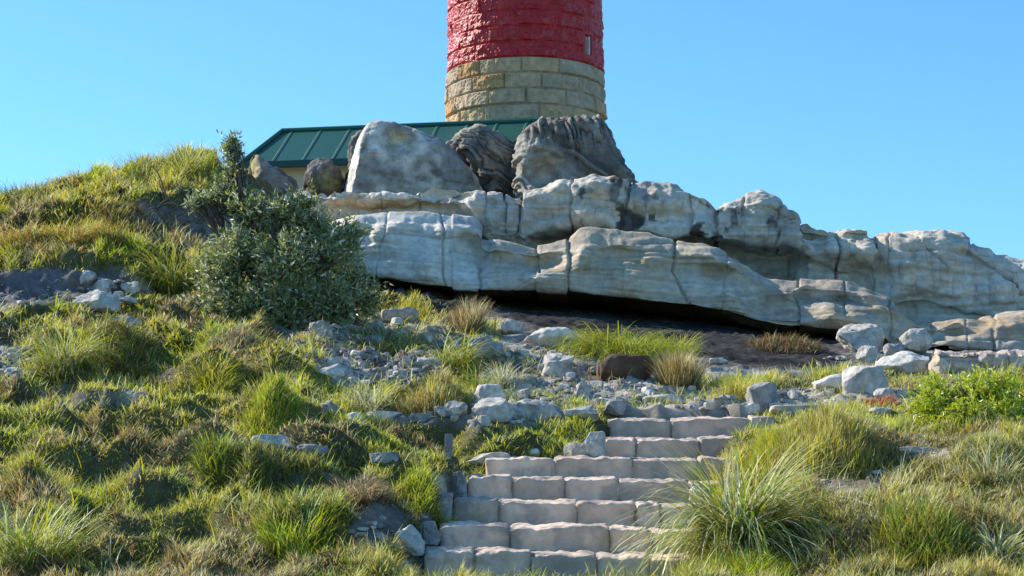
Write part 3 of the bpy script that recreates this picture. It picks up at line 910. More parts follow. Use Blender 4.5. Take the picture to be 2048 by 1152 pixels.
dispD = lambda P, px, py: 0.10 * np.abs(fbm(P * 4.2 + 8, 4)) - .04 + .03 * fbm(P * 2, 3)
outline_boulder('boulder', 'small round dark mossy boulder under the eave of the green roof', [(604, 384), (607, 352), (620, 328), (640, 318), (662, 321), (680, 336), (692, 360), (690, 384), (680, 420), (612, 420)], 33.8, .45, lambda x, y: 0 * x, colD, 4, dispD, 24, 120)
outline_boulder('boulder', 'bluish slab boulder with a sloping back behind the grey-green shrub', [(496, 390), (500, 336), (507, 308), (516, 308), (530, 326), (560, 342), (588, 362), (606, 386), (604, 420), (500, 420)], 33.2, .5,
                lambda x, y: np.clip(525 - x, 0, 40) * .012, lambda P, px, py, dp: lerp(lerp(bGR * .45, bGR * .9, sstep(-.3, .3, fbm(P * 3 + 8, 4))[..., None]), np.array([.4, .33, .15]), (1 - sstep(512, 530, px))[..., None] * .8), 5, dispD, 24, 120)  # yellowish left strip is sunlight painted into the colour
outline_boulder('boulder', 'narrow dark boulder peeping out behind the sunlit wedge-shaped one', [(696, 330), (694, 290), (700, 272), (714, 263), (734, 262), (760, 268), (770, 330), (760, 420), (700, 420)], 34.9, .4, lambda x, y: 0 * x, colD, 6, dispD, 24, 120)


# ------------------------------------------------------------------ lighthouse
TX, TY = 0.285, 43.0
Z0, ZJ, ZT = 5.6, float(at(1052, 112, 41.33)[2]), 14.2
CH = 0.335
light = empty('lighthouse', (TX, TY, Z0))
tag(light, 'round stone lighthouse tower painted red above bare sandstone courses', 'lighthouse')


def tower_r(z):
    return 1.695 - (z - 9.4) * 0.0165


def tower_part(name, z0, z1, mat, red):
    th = np.linspace(0, 2 * math.pi, 1500, endpoint=False)
    zz = np.unique(np.concatenate([np.arange(max(z0, 9.0), min(z1, 12.8) + 1e-6, 0.0095), np.linspace(z0, z1, 160)]))
    TH, ZZ = np.meshgrid(th, zz, indexing='ij')
    rowf = (ZZ - ZJ) / CH
    row = np.floor(rowf).astype(np.int64)
    fz = rowf - row
    nb = 12
    offs = _hash(row, row * 3 + 1, row * 0 + 7)
    uf = TH / (2 * math.pi) * nb + offs + 0.5 * (row % 2)
    wob = 0.5 * _hash(np.floor(uf).astype(np.int64) % nb, row, row * 0 + 2)
    bi = np.floor(uf).astype(np.int64)
    fu = uf - bi
    # irregular joints
    j0 = 0.42 * (_hash(bi % nb, row, row * 0 + 13) - .5); j1 = 0.42 * (_hash((bi + 1) % nb, row, row * 0 + 13) - .5)
    left = fu < j0
    right = fu >= 1 + j1
    blk = np.where(left, bi - 1, np.where(right, bi + 1, bi)) % nb
    dj = np.minimum(np.abs(fu - j0), np.abs(1 + j1 - fu))
    bw = 2 * math.pi * 1.68 / nb
    du = dj * bw
    dz = np.minimum(fz, 1 - fz) * CH
    P = np.stack([np.cos(TH) * 1.68, np.sin(TH) * 1.68, ZZ], -1)
    e = np.minimum(du, dz)
    cush = sstep(0.0, 0.035, e)
    bid = blk * 131 + row * 17
    rnd = _hash(bid, row, row * 0 + 4)
    tilt = (_hash(bid, row, row * 0 + 6) - .5) * (fz - .5) + (_hash(bid, row, row * 0 + 8) - .5) * (fu - .5)
    face = 0.5 * fbm(P * 5.0 + rnd[..., None] * 50, 4) + 0.3 * np.abs(fbm(P * 11 + rnd[..., None] * 20, 3))
    disp = cush * (0.030 + 0.03 * rnd + 0.06 * tilt + 0.085 * face) + 0.004 * fbm(P * 30, 2)
    if red:
        disp = 0.03 + cush * (0.012 * (rnd - .3) + 0.06 * tilt + 0.085 * face) - 0.012 * (1 - cush) + 0.004 * fbm(P * 30, 2)
        cc = np.broadcast_to(np.array([0.46, 0.012, 0.015]), P.shape) * (1 + 0.16 * fbm(P * 4, 3))[..., None]
        chip = sstep(.22, .42, fbm(P * 7.5 + 31, 4) + .12 * fbm(P * 28, 2)) * cush
        cc = lerp(cc, np.array([.50, .25, .22]), chip[..., None] * .16)
        col = cc
    else:
        tan = np.array([0.54, 0.37, 0.21]); ochre = np.array([0.47, 0.26, 0.11]); gry = np.array([0.45, 0.345, 0.24])
        col = lerp(lerp(tan, gry, sstep(.3, .7, _hash(bid, row * 0 + 3, row))[..., None]), ochre, sstep(.72, .86, _hash(bid, row * 0 + 9, row))[..., None] * .7)
        col = col * (1 + 0.25 * fbm(P * 6 + 3, 4))[..., None]
        col = lerp(col, np.array([0.27, 0.24, 0.19]), (1 - sstep(0, .018, e))[..., None] * .45)
    # slit window recess
    wx = WTH
    hole = (np.abs(((TH - wx + math.pi) % (2 * math.pi)) - math.pi) * 1.68 < 0.12) & (ZZ > WZ0) & (ZZ < WZ1)
    edge = (np.abs(((TH - wx + math.pi) % (2 * math.pi)) - math.pi) * 1.68 < 0.19) & (ZZ > WZ0 - .07) & (ZZ < WZ1 + .07)
    if red:
        disp = np.where(edge, 0.05, disp)
        disp = np.where(hole, -0.22, disp)
    rad = tower_r(ZZ) - 0.035 + disp
    V = np.stack([np.cos(TH) * rad, np.sin(TH) * rad, ZZ - Z0], -1)
    fc = [grid_faces(len(th), len(zz), True)]
    return mesh_np(name, V, fc, mat, col.reshape(-1, 3), light)


wc = at(1176, 90, 42.0)
WTH = math.atan2(wc[1] - TY, wc[0] - TX)
# pin the window angle from its sideways offset
_off = (wc[0] - TX) / 1.66
WTH = -math.acos(max(-1, min(1, _off)))
WZ0, WZ1 = float(at(1176, 110, 42.0)[2]), float(at(1176, 70, 42.0)[2])
tower_part('stone_base', Z0, ZJ - 0.004, M_TOWER, False)
tower_part('red_band', ZJ, ZT, M_RED, True)


def box_mesh(name, lo, hi, mat, col, parent=None, bevel=0.0):
    lo, hi = np.array(lo, float), np.array(hi, float)
    V = np.array([[x, y, z] for x in (lo[0], hi[0]) for y in (lo[1], hi[1]) for z in (lo[2], hi[2])])
    Fq = np.array([[0, 1, 3, 2], [4, 6, 7, 5], [0, 4, 5, 1], [2, 3, 7, 6], [0, 2, 6, 4], [1, 5, 7, 3]])
    o = mesh_np(name, V, [Fq], mat, np.tile(np.array(col), (8, 1)), parent, False)
    if bevel:
        b = o.modifiers.new('bevel', 'BEVEL'); b.width = bevel; b.segments = 2
    return o


win = box_mesh('window', (-0.115, -0.01, 0), (0.115, 0.02, WZ1 - WZ0), M_DARK, (0.02, 0.022, 0.03), light)
fr = box_mesh('window_frame', (0.072, -0.13, 0.01), (0.108, -0.012, WZ1 - WZ0 - 0.01), M_WHITE, (0.75, 0.74, 0.7), win)
fr2 = box_mesh('window_frame', (-0.108, -0.05, WZ1 - WZ0 - 0.05), (0.070, -0.012, WZ1 - WZ0 - 0.012), M_WHITE, (0.75, 0.74, 0.7), win)
rw = tower_r(WZ0) - 0.17
win.location = (math.cos(WTH) * rw, math.sin(WTH) * rw, WZ0 - Z0)
win.rotation_euler = (0, 0, WTH + math.pi / 2)

# ------------------------------------------------------------------ low house with green hipped roof joined to the tower
ridL = at(565, 263, 41.8); RZ = 9.0
house = empty('house', (ridL[0], ridL[1], 5.8))
tag(house, 'low cream house with a dark green hipped metal roof against the tower', 'house')
yaw = math.atan2(-1.0, 5.44)
house.rotation_euler = (0, 0, yaw)
house.location = (ridL[0], ridL[1], 5.8)
# local frame: x along ridge to the right, y to the back, z up from 5.8
rz = float(ridL[2]) - 5.8
ez = rz - 0.90
Lr = 6.3; a_ = 0.42; wf = 1.32
eL, eR, eF, eB = -a_, Lr, -wf, wf


def quad_patch(c00, c10, c11, c01, nu, nv, rib=0.0, ribs=0):
    u = np.linspace(0, 1, nu)[:, None, None]; v = np.linspace(0, 1, nv)[None, :, None]
    P = (c00 * (1 - u) + c10 * u) * (1 - v) + (c01 * (1 - u) + c11 * u) * v
    return P


# roof: corrugated front/back planes and hip end, closed below
def ribbed(cE0, cE1, cR1, cR0, pitch_, nrm):
    """eave corners cE0->cE1, ridge corners cR0->cR1; ribs run up the slope"""
    L_ = np.linalg.norm(cE1 - cE0)
    ux = (cE1 - cE0) / L_
    al = np.unique(np.concatenate([np.arange(0, L_, 0.02), [L_, max((cR0 - cE0) @ ux, 1e-4)]]))
    x0, x1 = (cR0 - cE0) @ ux, (cR1 - cE0) @ ux
    upv = cR0 - cE0 - ux * x0
    top = np.where(al < x0, al / max(x0, 1e-6), np.where(al > x1, (L_ - al) / max(L_ - x1, 1e-6), 1.0)).clip(0, 1)
    v = np.linspace(0, 1, 5)
    P = cE0 + ux * al[:, None, None] + upv * (top[:, None] * v[None])[..., None]
    ph = (al / pitch_) % 1
    return P + nrm * (0.014 * (ph < .08) * (top > .02))[:, None, None]


E = lambda x, y: np.array([x, y, ez])
A0, A1 = np.array([0, 0, rz]), np.array([Lr, 0, rz])
nf = np.array([0, -(rz - ez), wf]); nf = nf / np.linalg.norm(nf)
nbk = np.array([0, (rz - ez), wf]); nbk /= np.linalg.norm(nbk)
nh = np.array([-(rz - ez), 0, a_]); nh /= np.linalg.norm(nh)
planes = [ribbed(E(eL, eF), E(eR, eF), A1, A0, 0.62, nf), ribbed(E(eR, eB), E(eL, eB), A0, A1, 0.62, nbk), ribbed(E(eL, eB), E(eL, eF), A0, A0, 0.42, nh)]
V, Fq, n0 = [], [], 0
for P in planes:
    V.append(P.reshape(-1, 3)); Fq.append(grid_faces(*P.shape[:2]) + n0); n0 += P.shape[0] * P.shape[1]
RG = np.array([0.012, 0.085, 0.062])
V = np.concatenate(V)
roof = mesh_np('roof', V, [np.concatenate(Fq)], M_ROOF, np.tile(RG, (len(V), 1)), house, False)
dkG = (0.008, 0.05, 0.045)
box_mesh('gutter', (eL - 0.05, eF - 0.10, ez - 0.15), (eR, eF + 0.01, ez - 0.01), M_ROOF, dkG, roof, 0.015)
box_mesh('gutter', (eL - 0.11, eF + 0.014, ez - 0.15), (eL - 0.004, eB, ez - 0.01), M_ROOF, dkG, roof, 0.015)
box_mesh('soffit', (eL + 0.004, eF + 0.02, ez - 0.06), (eR, eB, ez - 0.035), M_WALL, (0.5, 0.48, 0.42), roof)


def tube_mesh(pts, rad, k=8):
    pts = np.array(pts, float); rad = np.broadcast_to(np.array(rad, float), (len(pts),))
    tg = np.gradient(pts, axis=0); tg /= np.maximum(np.linalg.norm(tg, axis=1, keepdims=True), 1e-9)
    ref = np.where(np.abs(tg[:, 2:3]) > .9, np.array([[1., 0, 0]]), np.array([[0., 0, 1]]))
    a = np.cross(tg, ref); a /= np.maximum(np.linalg.norm(a, axis=1, keepdims=True), 1e-9)
    b = np.cross(tg, a)
    ph = np.linspace(0, 2 * math.pi, k, endpoint=False)
    V = pts[:, None] + rad[:, None, None] * (np.cos(ph)[None, :, None] * a[:, None] + np.sin(ph)[None, :, None] * b[:, None])
    n = len(pts)
    i, j = np.meshgrid(np.arange(n - 1), np.arange(k), indexing='ij')
    j2 = (j + 1) % k
    Fc = np.stack([i * k + j, i * k + j2, (i + 1) * k + j2, (i + 1) * k + j], -1).reshape(-1, 4)
    return V.reshape(-1, 3), Fc


for pts in ([A0 + [-.02, 0, .02], A1 + [0, 0, .02]], [A0 + [0, 0, .02], E(eL, eF) + [0, 0, .02]], [A0 + [0, 0, .02], E(eL, eB) + [0, 0, .02]]):
    V, Fc = tube_mesh(np.linspace(pts[0], pts[1], 6), 0.05)
    mesh_np('ridge_cap', V, [Fc], M_ROOF, np.tile(np.array([0.014, 0.10, 0.075]), (len(V), 1)), roof)
box_mesh('wall', (eL + 0.32, eF + 0.30, 0), (eR, eB - 0.3, ez - 0.062), M_WALL, (0.52, 0.47, 0.37), house)

# ------------------------------------------------------------------ stone stairs
BLK = [
    [848, 948, 1060, 1192, 1300, 1420], [880, 1020, 1060, 1218, 1300, 1430], [905, 996, 1154, 1273, 1320, 1440], [936, 1024, 1130, 1172, 1237, 1381, 1470],
    [972, 1110, 1134, 1266, 1280, 1400, 1480], [1206, 1272, 1399, 1520], [1219, 1241, 1343, 1377, 1501, 1550],
]
st0 = at(1130, 1150, 14.4)
stairs = empty('stone_staircase', st0)
tag(stairs, 'flight of rough beige stone stairs climbing through the grass', 'staircase')
for k, (d, xl, yl, xr, yr) in enumerate(STEPS):
    l = at(xl, yl, d); r = at(xr, yr, d)
    d2 = STEPS[k + 1][0] if k + 1 < len(STEPS) else d + 0.7
    zlow = (at(xl, STEPS[k - 1][2], STEPS[k - 1][0])[2] if k else -0.05) - 0.15
    zlow = min(zlow, l[2] - .34)
    # tread and mortar backing
    nu, nv = 70, 24
    U = np.linspace(0, 1, nu); Xs = lerp(l[0] + .02, r[0], U); Zs = lerp(l[2], r[2], U)
    prof = [(d + .045, None, -1)] * 1
    rowsP = []
    for v in np.linspace(0, 1, 8):
        rowsP.append(np.stack([Xs, np.full(nu, d - .004), lerp(np.full(nu, zlow), Zs - .03, v)], -1))
    for v in np.linspace(0, 1, 16)[1:]:
        rowsP.append(np.stack([Xs, np.full(nu, lerp(d - .004, d2 + .12, v)), Zs + lerp(-.03, .035, v)], -1))
    P = np.stack(rowsP, 1)
    P = P + 0.012 * np.stack([fbm(P * 9 + 3 + k, 3)] * 3, -1)
    mc = lerp(np.array([0.46, 0.38, 0.29]), np.array([0.56, 0.47, 0.36]), sstep(-.3, .3, fbm(P * 4, 3))[..., None])
    mc = np.where((np.arange(P.shape[1]) < 7)[None, :, None], np.array([.50, .40, .30]), mc)
    stp = mesh_np('step', P - st0, [grid_faces(nu, P.shape[1])], M_MORTAR, mc.reshape(-1, 3), stairs)
    bs = [b for j, b in enumerate(BLK[k]) if j == 0 or j == len(BLK[k]) - 1 or b - BLK[k][j - 1] > 45]
    for i in range(len(bs) - 1):
        x0, x1 = at(bs[i], yl, d)[0], at(bs[i + 1], yl, d)[0]
        w_ = x1 - x0
        tz = lerp(l[2], r[2], ((x0 + x1) / 2 - l[0]) / (r[0] - l[0]))
        narrow = w_ < 0.12
        seed = 100 * k + i
        rg = np.random.default_rng(seed)
        hh = (tz - zlow)
        V, Fc = CS[40]
        dd = V / np.linalg.norm(V, axis=1, keepdims=True)
        bx = 22.0
        Q = dd / ((np.abs(dd) ** bx).sum(1) ** (1 / bx))[:, None]
        # chip the corners so that joints open towards the top or bottom
        for sx in (-1, 1):
            for sz in (1,):
                nrm = np.array([sx * rg.uniform(.35, .9), -.15, sz * 1.0]); nrm /= np.linalg.norm(nrm)
                cc = rg.uniform(1.32, 1.41)
                Q = Q - np.outer(np.clip(Q @ nrm - cc, 0, None), nrm)
        gap = 0.003
        Q = Q * np.array([w_ / 2 - gap, 0.19, hh / 2])
        Q[:, 0] += 0.03 * w_ * rg.normal() * (Q[:, 2] / (hh / 2)) * .5
        wp = Q + np.array([x0, d, 0])
        Q = Q + dd * (0.016 * fbm(wp * 4.5 + seed, 4) + 0.013 * fbm(wp * 15, 3))[:, None]
        top = sstep(.55, 1, Q[:, 2] / (hh / 2))
        Q[:, 2] += top * (0.020 * fbm(np.stack([wp[:, 0] * 11, wp[:, 1] * 11, wp[:, 1] * 0 + seed], -1), 3))
        Q[:, 2] += top * (Q[:, 1] / 0.19) * 0.017 + top * 0.008
        jut = -0.012 if narrow else rg.uniform(-.01, .02)
        Q = Q + np.array([(x0 + x1) / 2, d + 0.19 - 0.02 - jut, tz - hh / 2 + rg.uniform(-.008, .006)])
        base = lerp(np.array([0.72, 0.555, 0.41]), np.array([0.78, 0.575, 0.44]), rg.random()) * rg.uniform(.78, 1.06)
        if narrow: base = base * .72
        nz = fbm(Q * 3.5 + seed, 4)[:, None]
        c = lerp(base, base * .78, sstep(-.1, .5, nz))
        c = lerp(c, np.array([.30, .27, .24]), sstep(.0, .35, fbm(Q * 5 + 9, 5))[:, None] * .62)
        c = lerp(c, np.array([.26, .23, .19]), (sstep(.35, 1.0, np.abs(Q[:, 0] - (x0 + x1) / 2) / (w_ / 2)) ** 4)[:, None] * .5)
        mesh_np('stone_block', Q - st0, [Fc], M_STEP, c, stp)


# ------------------------------------------------------------------ rubble wall on the far right
def rubble_wall(pxa, pxb, pt, pb, d):
    p0, p1 = at(pxa, pb, d), at(pxb, pb, d)
    root = empty('stone_wall', p0)
    tag(root, 'low sunlit rubble stone wall above the green bush at the right edge', 'wall')
    L_ = p1[0] - p0[0]; H = at(pxa, pt, d)[2] - p0[2]
    nu, nv = 420, 60
    u = np.linspace(0, L_, nu)
    prof = [(0.0, -0.15)] + [(0.0, z) for z in np.linspace(0, H * .92, nv)] + [(0.05, H)] + [(y, H + .01) for y in np.linspace(.1, .4, 14)] + [(.42, -.15)]
    prof = np.array(prof)
    P = np.stack([np.repeat(u[:, None], len(prof), 1), np.repeat(prof[None, :, 0], nu, 0), np.repeat(prof[None, :, 1], nu, 0)], -1)
    e0 = P[:1].copy(); e0[..., 1] = .42
    P = np.concatenate([e0, P]); nu += 1
    f1, f2 = worley(P * np.array([3.2, 3.2, 6.5]) + .5 * fbm(P * 4, 3)[..., None], 5)
    rid = sstep(0.02, .25, f2 - f1)
    n = normals(P)
    if n[nu // 2, nv // 2, 1] > 0: n = -n
    Q = P + n * (0.02 * rid + 0.07 * fbm(P * 5, 5))[..., None]
    c = lerp(np.array([.44, .35, .28]), np.array([.58, .47, .38]), rid[..., None]) * (1 + .25 * fbm(P * 3.5 + 7, 3))[..., None]
    mesh_np('masonry', Q, [grid_faces(nu, len(prof))], M_ROCK, c.reshape(-1, 3), root)


rubble_wall(1880, 2300, 706, 770, 21.6)

# ------------------------------------------------------------------ wooden stake
p = hit(897, 915)
s_ = p[1] / F
st = empty('wooden_stake', p)
tag(st, 'short grey wooden stake standing in the turf left of the stairs', 'stake')
bw_ = 8.0 * s_; bh = 42 * s_
V, Fc = CS[16]
dd = V / np.linalg.norm(V, axis=1, keepdims=True)
Q = dd / ((np.abs(dd) ** 12).sum(1) ** (1 / 12))[:, None] * np.array([bw_, bw_ * .7, bh / 2 + .05]) + np.array([0, 0, bh / 2 - .05])
Q[:, 0] += .004 * vnoise(Q * np.array([1, 1, 14])) + Q[:, 2] * .03
mesh_np('post', Q, [Fc], M_WOOD, np.tile(np.array([.23, .22, .22]), (len(Q), 1)), st)


# ------------------------------------------------------------------ grass blades
def blades(base, az, length, width, lean, droop, c0, c1, segs=3, twist=None, curl=None):
    """vectorised curved ribbons; returns V (N*(2*segs+1),3), faces, colours"""
    N_ = len(base)
    h = np.stack([np.cos(az), np.sin(az), np.zeros(N_)], -1)
    tw = az + math.pi / 2 + (np.random.default_rng(N_).uniform(-.9, .9, N_) if twist is None else twist)
    sd_ = np.stack([np.cos(tw), np.sin(tw), np.zeros(N_)], -1)
    P = base.copy(); V = np.empty((N_, 2 * segs + 1, 3)); C = np.empty((N_, 2 * segs + 1, 3))
    for k in range(segs + 1):
        t = k / segs
        if k < segs:
            wd = width * (1.0 - 0.75 * t ** 1.6) * 0.5
            V[:, 2 * k] = P - sd_ * wd[:, None]; V[:, 2 * k + 1] = P + sd_ * wd[:, None]
            C[:, 2 * k] = C[:, 2 * k + 1] = c0 + (c1 - c0) * t
            th = lean + droop * ((k + .5) / segs)
            P = P + (h * np.sin(th)[:, None] + np.array([0, 0, 1.0]) * np.cos(th)[:, None]) * (length / segs)[:, None]
        else:
            V[:, 2 * segs] = P; C[:, 2 * segs] = c1
    n = 2 * segs + 1
    o = (np.arange(N_) * n)[:, None]
    quads = np.concatenate([o + np.array([[2 * k, 2 * k + 1, 2 * k + 3, 2 * k + 2]]) for k in range(segs - 1)]) if segs > 1 else np.zeros((0, 4), int)
    tris = o + np.array([[2 * segs - 2, 2 * segs - 1, 2 * segs]])
    return V.reshape(-1, 3), [quads, tris], C.reshape(-1, 3)


PAL = {
    'yg': (0.31, 0.30, 0.03), 'olive': (0.19, 0.19, 0.035), 'straw': (0.46, 0.39, 0.19), 'dark': (0.055, 0.10, 0.022), 'green': (0.15, 0.22, 0.03), 'rust': (0.27, 0.15, 0.06), 'gold': (0.40, 0.30, 0.045), 'pale': (0.42, 0.46, 0.24), 'grey': (0.24, 0.25, 0.17), 'brown': (0.17, 0.105, 0.06), 'lime': (0.31, 0.38, 0.03),
}
PAL = {k: np.minimum(np.array(v) * (1.85 if k not in ('brown', 'dark') else 1.35), .66) for k, v in PAL.items()}


def pick(rg, n, names, weights):
    w_ = np.array(weights, float); w_ /= w_.sum()
    i = rg.choice(len(names), n, p=w_)
    return np.stack([PAL[k] for k in names])[i] * rg.uniform(.75, 1.25, (n, 1))


# turf over the slope
def turf(n, seed):
    rg = np.random.default_rng(seed)
    Y = 12.4 + (29.2 - 12.4) * rg.random(n) ** 1.25
    a = rg.uniform(-0.285, 0.285, n)
    a = np.where(rg.random(n) < .16, np.sign(a) * rg.uniform(.285, .43, n), a)     # the slope goes on beyond the frame
    X = a * Y
    keep = (Y < 29.0)
    X, Y = X[keep], Y[keep]
    Z = ground_z(X, Y)
    px, py = proj(np.stack([X, Y, Z], -1))
    b = bare(px + 35 * n2(X, Y, 2.0, 21), py + 16 * n2(X, Y, 2.0, 22))
    pat = n2(X, Y, 3.2, 61, 3)
    dens = (1 - b * 1.0) * (0.8 + 0.3 * sstep(-.3, .2, pat))
    dens = np.where((px > 690) & (Y > 25.3), 0, dens)
    dens = np.where((px > 1000) & (py < 735) & (Y > 22.3), 0, dens)
    # stairs footprint stays clear
    for k, (d, xl, yl, xr, yr) in enumerate(STEPS):
        d2 = STEPS[k + 1][0] if k + 1 < len(STEPS) else d + 0.7
        l = at(xl, yl, d); r = at(xr, yr, d)
        lx = np.where(Y > d + .3, at(1206, 876, 17.5)[0], l[0]) if k == 4 else l[0]
        dens = np.where((Y > d - .03) & (Y < d2 + .02) & (X > lx - .03) & (X < r[0] - .12), 0, dens)
    l = at(850, 1150, 14.4)
    dens = np.where((Y > 12.8) & (Y < 14.45) & (X > l[0] - .02) & (X < at(1340, 1150, 14.4)[0]), dens * .07, dens)
    e = 0.06
    gr_ = np.hypot(ground_z(X + e, Y) - ground_z(X - e, Y), ground_z(X, Y + e) - ground_z(X, Y - e)) / (2 * e)
    dens = dens * np.clip(0.38 + 0.75 * gr_, 0, 1.0)
    k = rg.random(len(X)) < dens
    X, Y, Z, px, py, pat = X[k], Y[k], Z[k], px[k], py[k], pat[k]
    n = len(X)
    e = 0.06
    sx = (ground_z(X + e, Y) - ground_z(X - e, Y)) / (2 * e)
    sy = (ground_z(X, Y + e) - ground_z(X, Y - e)) / (2 * e)
    steep = np.hypot(sx, sy)
    down = np.arctan2(-sy, -sx)
    p1 = n2(X, Y, 1.3, 71, 3); p2 = n2(X, Y, 2.4, 72, 3); p3 = n2(X, Y, 0.7, 73, 2)
    L_ = (0.048 + 0.045 * sstep(-.3, .4, p2)) * rg.uniform(.55, 1.35, n)
    up = sstep(560, 500, py) * sstep(640, 560, px)
    L_ = L_ * (1 + .6 * up)
    turfzone = ((px > 500) & (px < 1230) & (py > 835) & (py < 1000))
    L_ = np.where(turfzone, L_ * .8, L_)
    comb = 7.0 * n2(X, Y, 1.7, 91, 2) + 5.0 * n2(X, Y, 4.5, 92, 2)
    az = np.where(rg.random(n) < .75, comb + rg.normal(0, .55, n), rg.uniform(0, 2 * math.pi, n))
    az = np.where(rg.random(n) < .4 * sstep(.5, 1.1, steep), down + rg.normal(0, .6, n), az)
    L_ = L_ * (.85 + .95 * (1 - np.abs(n2(X, Y, 5.5, 93, 2)) * 2).clip(0, 1) ** 1.5)
    lean = rg.uniform(.05, .6, n) + .35 * sstep(.5, 1.3, steep)
    droop = rg.uniform(.2, 1.5, n)
    wd = rg.uniform(.005, .011, n) * (Y / 17)
    c = pick(rg, n, ['yg', 'olive', 'green', 'straw', 'lime'], [4, 3, 2, 1.5, 1.2])
    gold = sstep(-.12, .35, p1 + .35 * up + 0.12 * sstep(0, -.3, X / Y))
    c = lerp(c, pick(rg, n, ['gold', 'straw', 'rust', 'yg', 'olive'], [3, 2, 1.0 , 2, 2]), (gold * (rg.random(n) < .8))[:, None])
    grn = sstep(.05, .4, -p1 + .6 * turfzone)
    c = lerp(c, pick(rg, n, ['green', 'lime', 'yg', 'dark'], [3, 2.2, 2.5, .8]), (grn * (rg.random(n) < .8))[:, None])
    br_ = sstep(.11, .34, n2(X, Y, 1.15, 74, 3) + .15 * p2)
    c = lerp(c, pick(rg, n, ['brown', 'grey', 'straw', 'rust', 'dark'], [3.2, .8, 1.8, 1.6, .8]), (br_ * (rg.random(n) < .85))[:, None])
    right = sstep(1500, 1620, px) * sstep(860, 930, py)
    c = lerp(c, pick(rg, n, ['straw', 'olive', 'rust', 'brown', 'yg'], [2.5, 1.5, 1.4, 2.2, 1.2]), (right * (rg.random(n) < .75))[:, None])
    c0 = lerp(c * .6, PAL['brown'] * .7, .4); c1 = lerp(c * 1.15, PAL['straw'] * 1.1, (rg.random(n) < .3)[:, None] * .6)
    return blades(np.stack([X, Y, Z - .012], -1), az, L_, wd, lean, droop, c0, c1, 2)


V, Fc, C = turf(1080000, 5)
g = mesh_np('turf_grass', V, Fc, M_GRASS, C, None, False)
g['kind'] = 'stuff'
tag(g, 'short yellow-green and straw coloured grass covering the slope', 'grass')

# seed stalks and stray long blades through the turf
def strays(n, seed):
    rg = np.random.default_rng(seed)
    Y = 12.9 + (27.6 - 12.9) * rg.random(n) ** 1.1
    X = rg.uniform(-0.36, 0.36, n) * Y
    Z = ground_z(X, Y)
    px, py = proj(np.stack([X, Y, Z], -1))
    b = bare(px + 35 * n2(X, Y, 2.0, 21), py + 16 * n2(X, Y, 2.0, 22))
    cl = n2(X, Y, 1.9, 81, 2)
    ok = (rg.random(n) > b * 1.0) & (rg.random(n) < sstep(-.1, .35, cl)) & ~((px > 690) & (Y > 25)) & ~((px > 1000) & (py < 735) & (Y > 22))
    ok &= ~((px > 835) & (px < 1500) & (py > 825) & (py < 1155) & (X > at(835, 1000, 1)[0] * Y))
    ok &= ~((px > 690) & (px < 1250) & (py > 840) & (py < 930))
    X, Y, Z, px, py = X[ok], Y[ok], Z[ok], px[ok], py[ok]
    n = len(X)
    L_ = rg.uniform(.14, .30, n)
    up = sstep(540, 480, py)
    c = pick(rg, n, ['straw', 'yg', 'pale', 'green', 'gold'], [2, 3, 1.2, 2.2, 1.5])
    return blades(np.stack([X, Y, Z - .01], -1), rg.uniform(0, 6.28, n), L_, rg.uniform(.004, .007, n) * (Y / 17), rg.uniform(.1, .6, n), rg.uniform(.3, 1.7, n), c * .8, c * 1.15, 4)


V, Fc, C = strays(16000, 8)
g = mesh_np('long_grass', V, Fc, M_GRASS, C, None, False)
g['kind'] = 'stuff'
tag(g, 'loose long grass blades arching above the short turf', 'grass')


# ------------------------------------------------------------------ tussocks: each clump is its own thing
def tussock(name, label, px, py, wpx, hpx, n, pal, wts, cat='grass tussock', wid=.007, base_r=.22, droop=(.6, 2.0), lean=(.0, .9), segs=5, seed=None, mat=None, bias=None, d=None, dome=0.0, group='grass tussocks on the slope', yflat=1.0):
    p = hit(px, py) if d is None else at(px, py, d)
    s = p[1] / F
    W, H = wpx * s, hpx * s
    rg = np.random.default_rng(int(px * 3 + py) if seed is None else seed)
    rr = np.sqrt(rg.random(n)); ph = rg.uniform(0, 2 * math.pi, n)
    bx, by = np.cos(ph) * rr * W * base_r, np.sin(ph) * rr * W * base_r * yflat
    gz = ground_z(p[0] + bx, p[1] + by) - p[2]
    gz = np.clip(gz, -.25, .25) + dome * H * (1 - rr ** 2) * 0.85
    az = ph + rg.normal(0, .8 if dome < .5 else 1.8, n)
    if bias is not None:
        k = rg.random(n) < bias[1]
        az = np.where(k, bias[0] + rg.normal(0, .7, n), az)
    reach = max(H * 1.25, W * .58) if dome < .5 else H * .95
    L_ = reach * rg.uniform(.3, 1.15, n) * (1 - dome * .6)
    ln = lean[0] + (lean[1] - lean[0]) * rg.random(n) * (.45 + .55 * rr)
    dr = rg.uniform(*droop, n)
    # do not let tips rise above the wanted height
    hh = L_ * (np.cos(ln) + np.cos(np.clip(ln + dr, 0, 3.0)) + 2 * np.cos(ln + dr * .5)) / 4
    L_ = np.where(hh > H * (1 - dome * .4), L_ * H * (1 - dome * .4) / np.maximum(hh, 1e-3), L_)
    c = pick(rg, n, pal, wts)
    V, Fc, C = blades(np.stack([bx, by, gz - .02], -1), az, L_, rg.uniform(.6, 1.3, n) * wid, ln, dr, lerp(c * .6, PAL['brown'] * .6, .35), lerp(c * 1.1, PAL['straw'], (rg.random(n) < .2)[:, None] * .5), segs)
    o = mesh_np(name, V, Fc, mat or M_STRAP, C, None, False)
    o.location = p
    tag(o, label, cat, group)
    return o


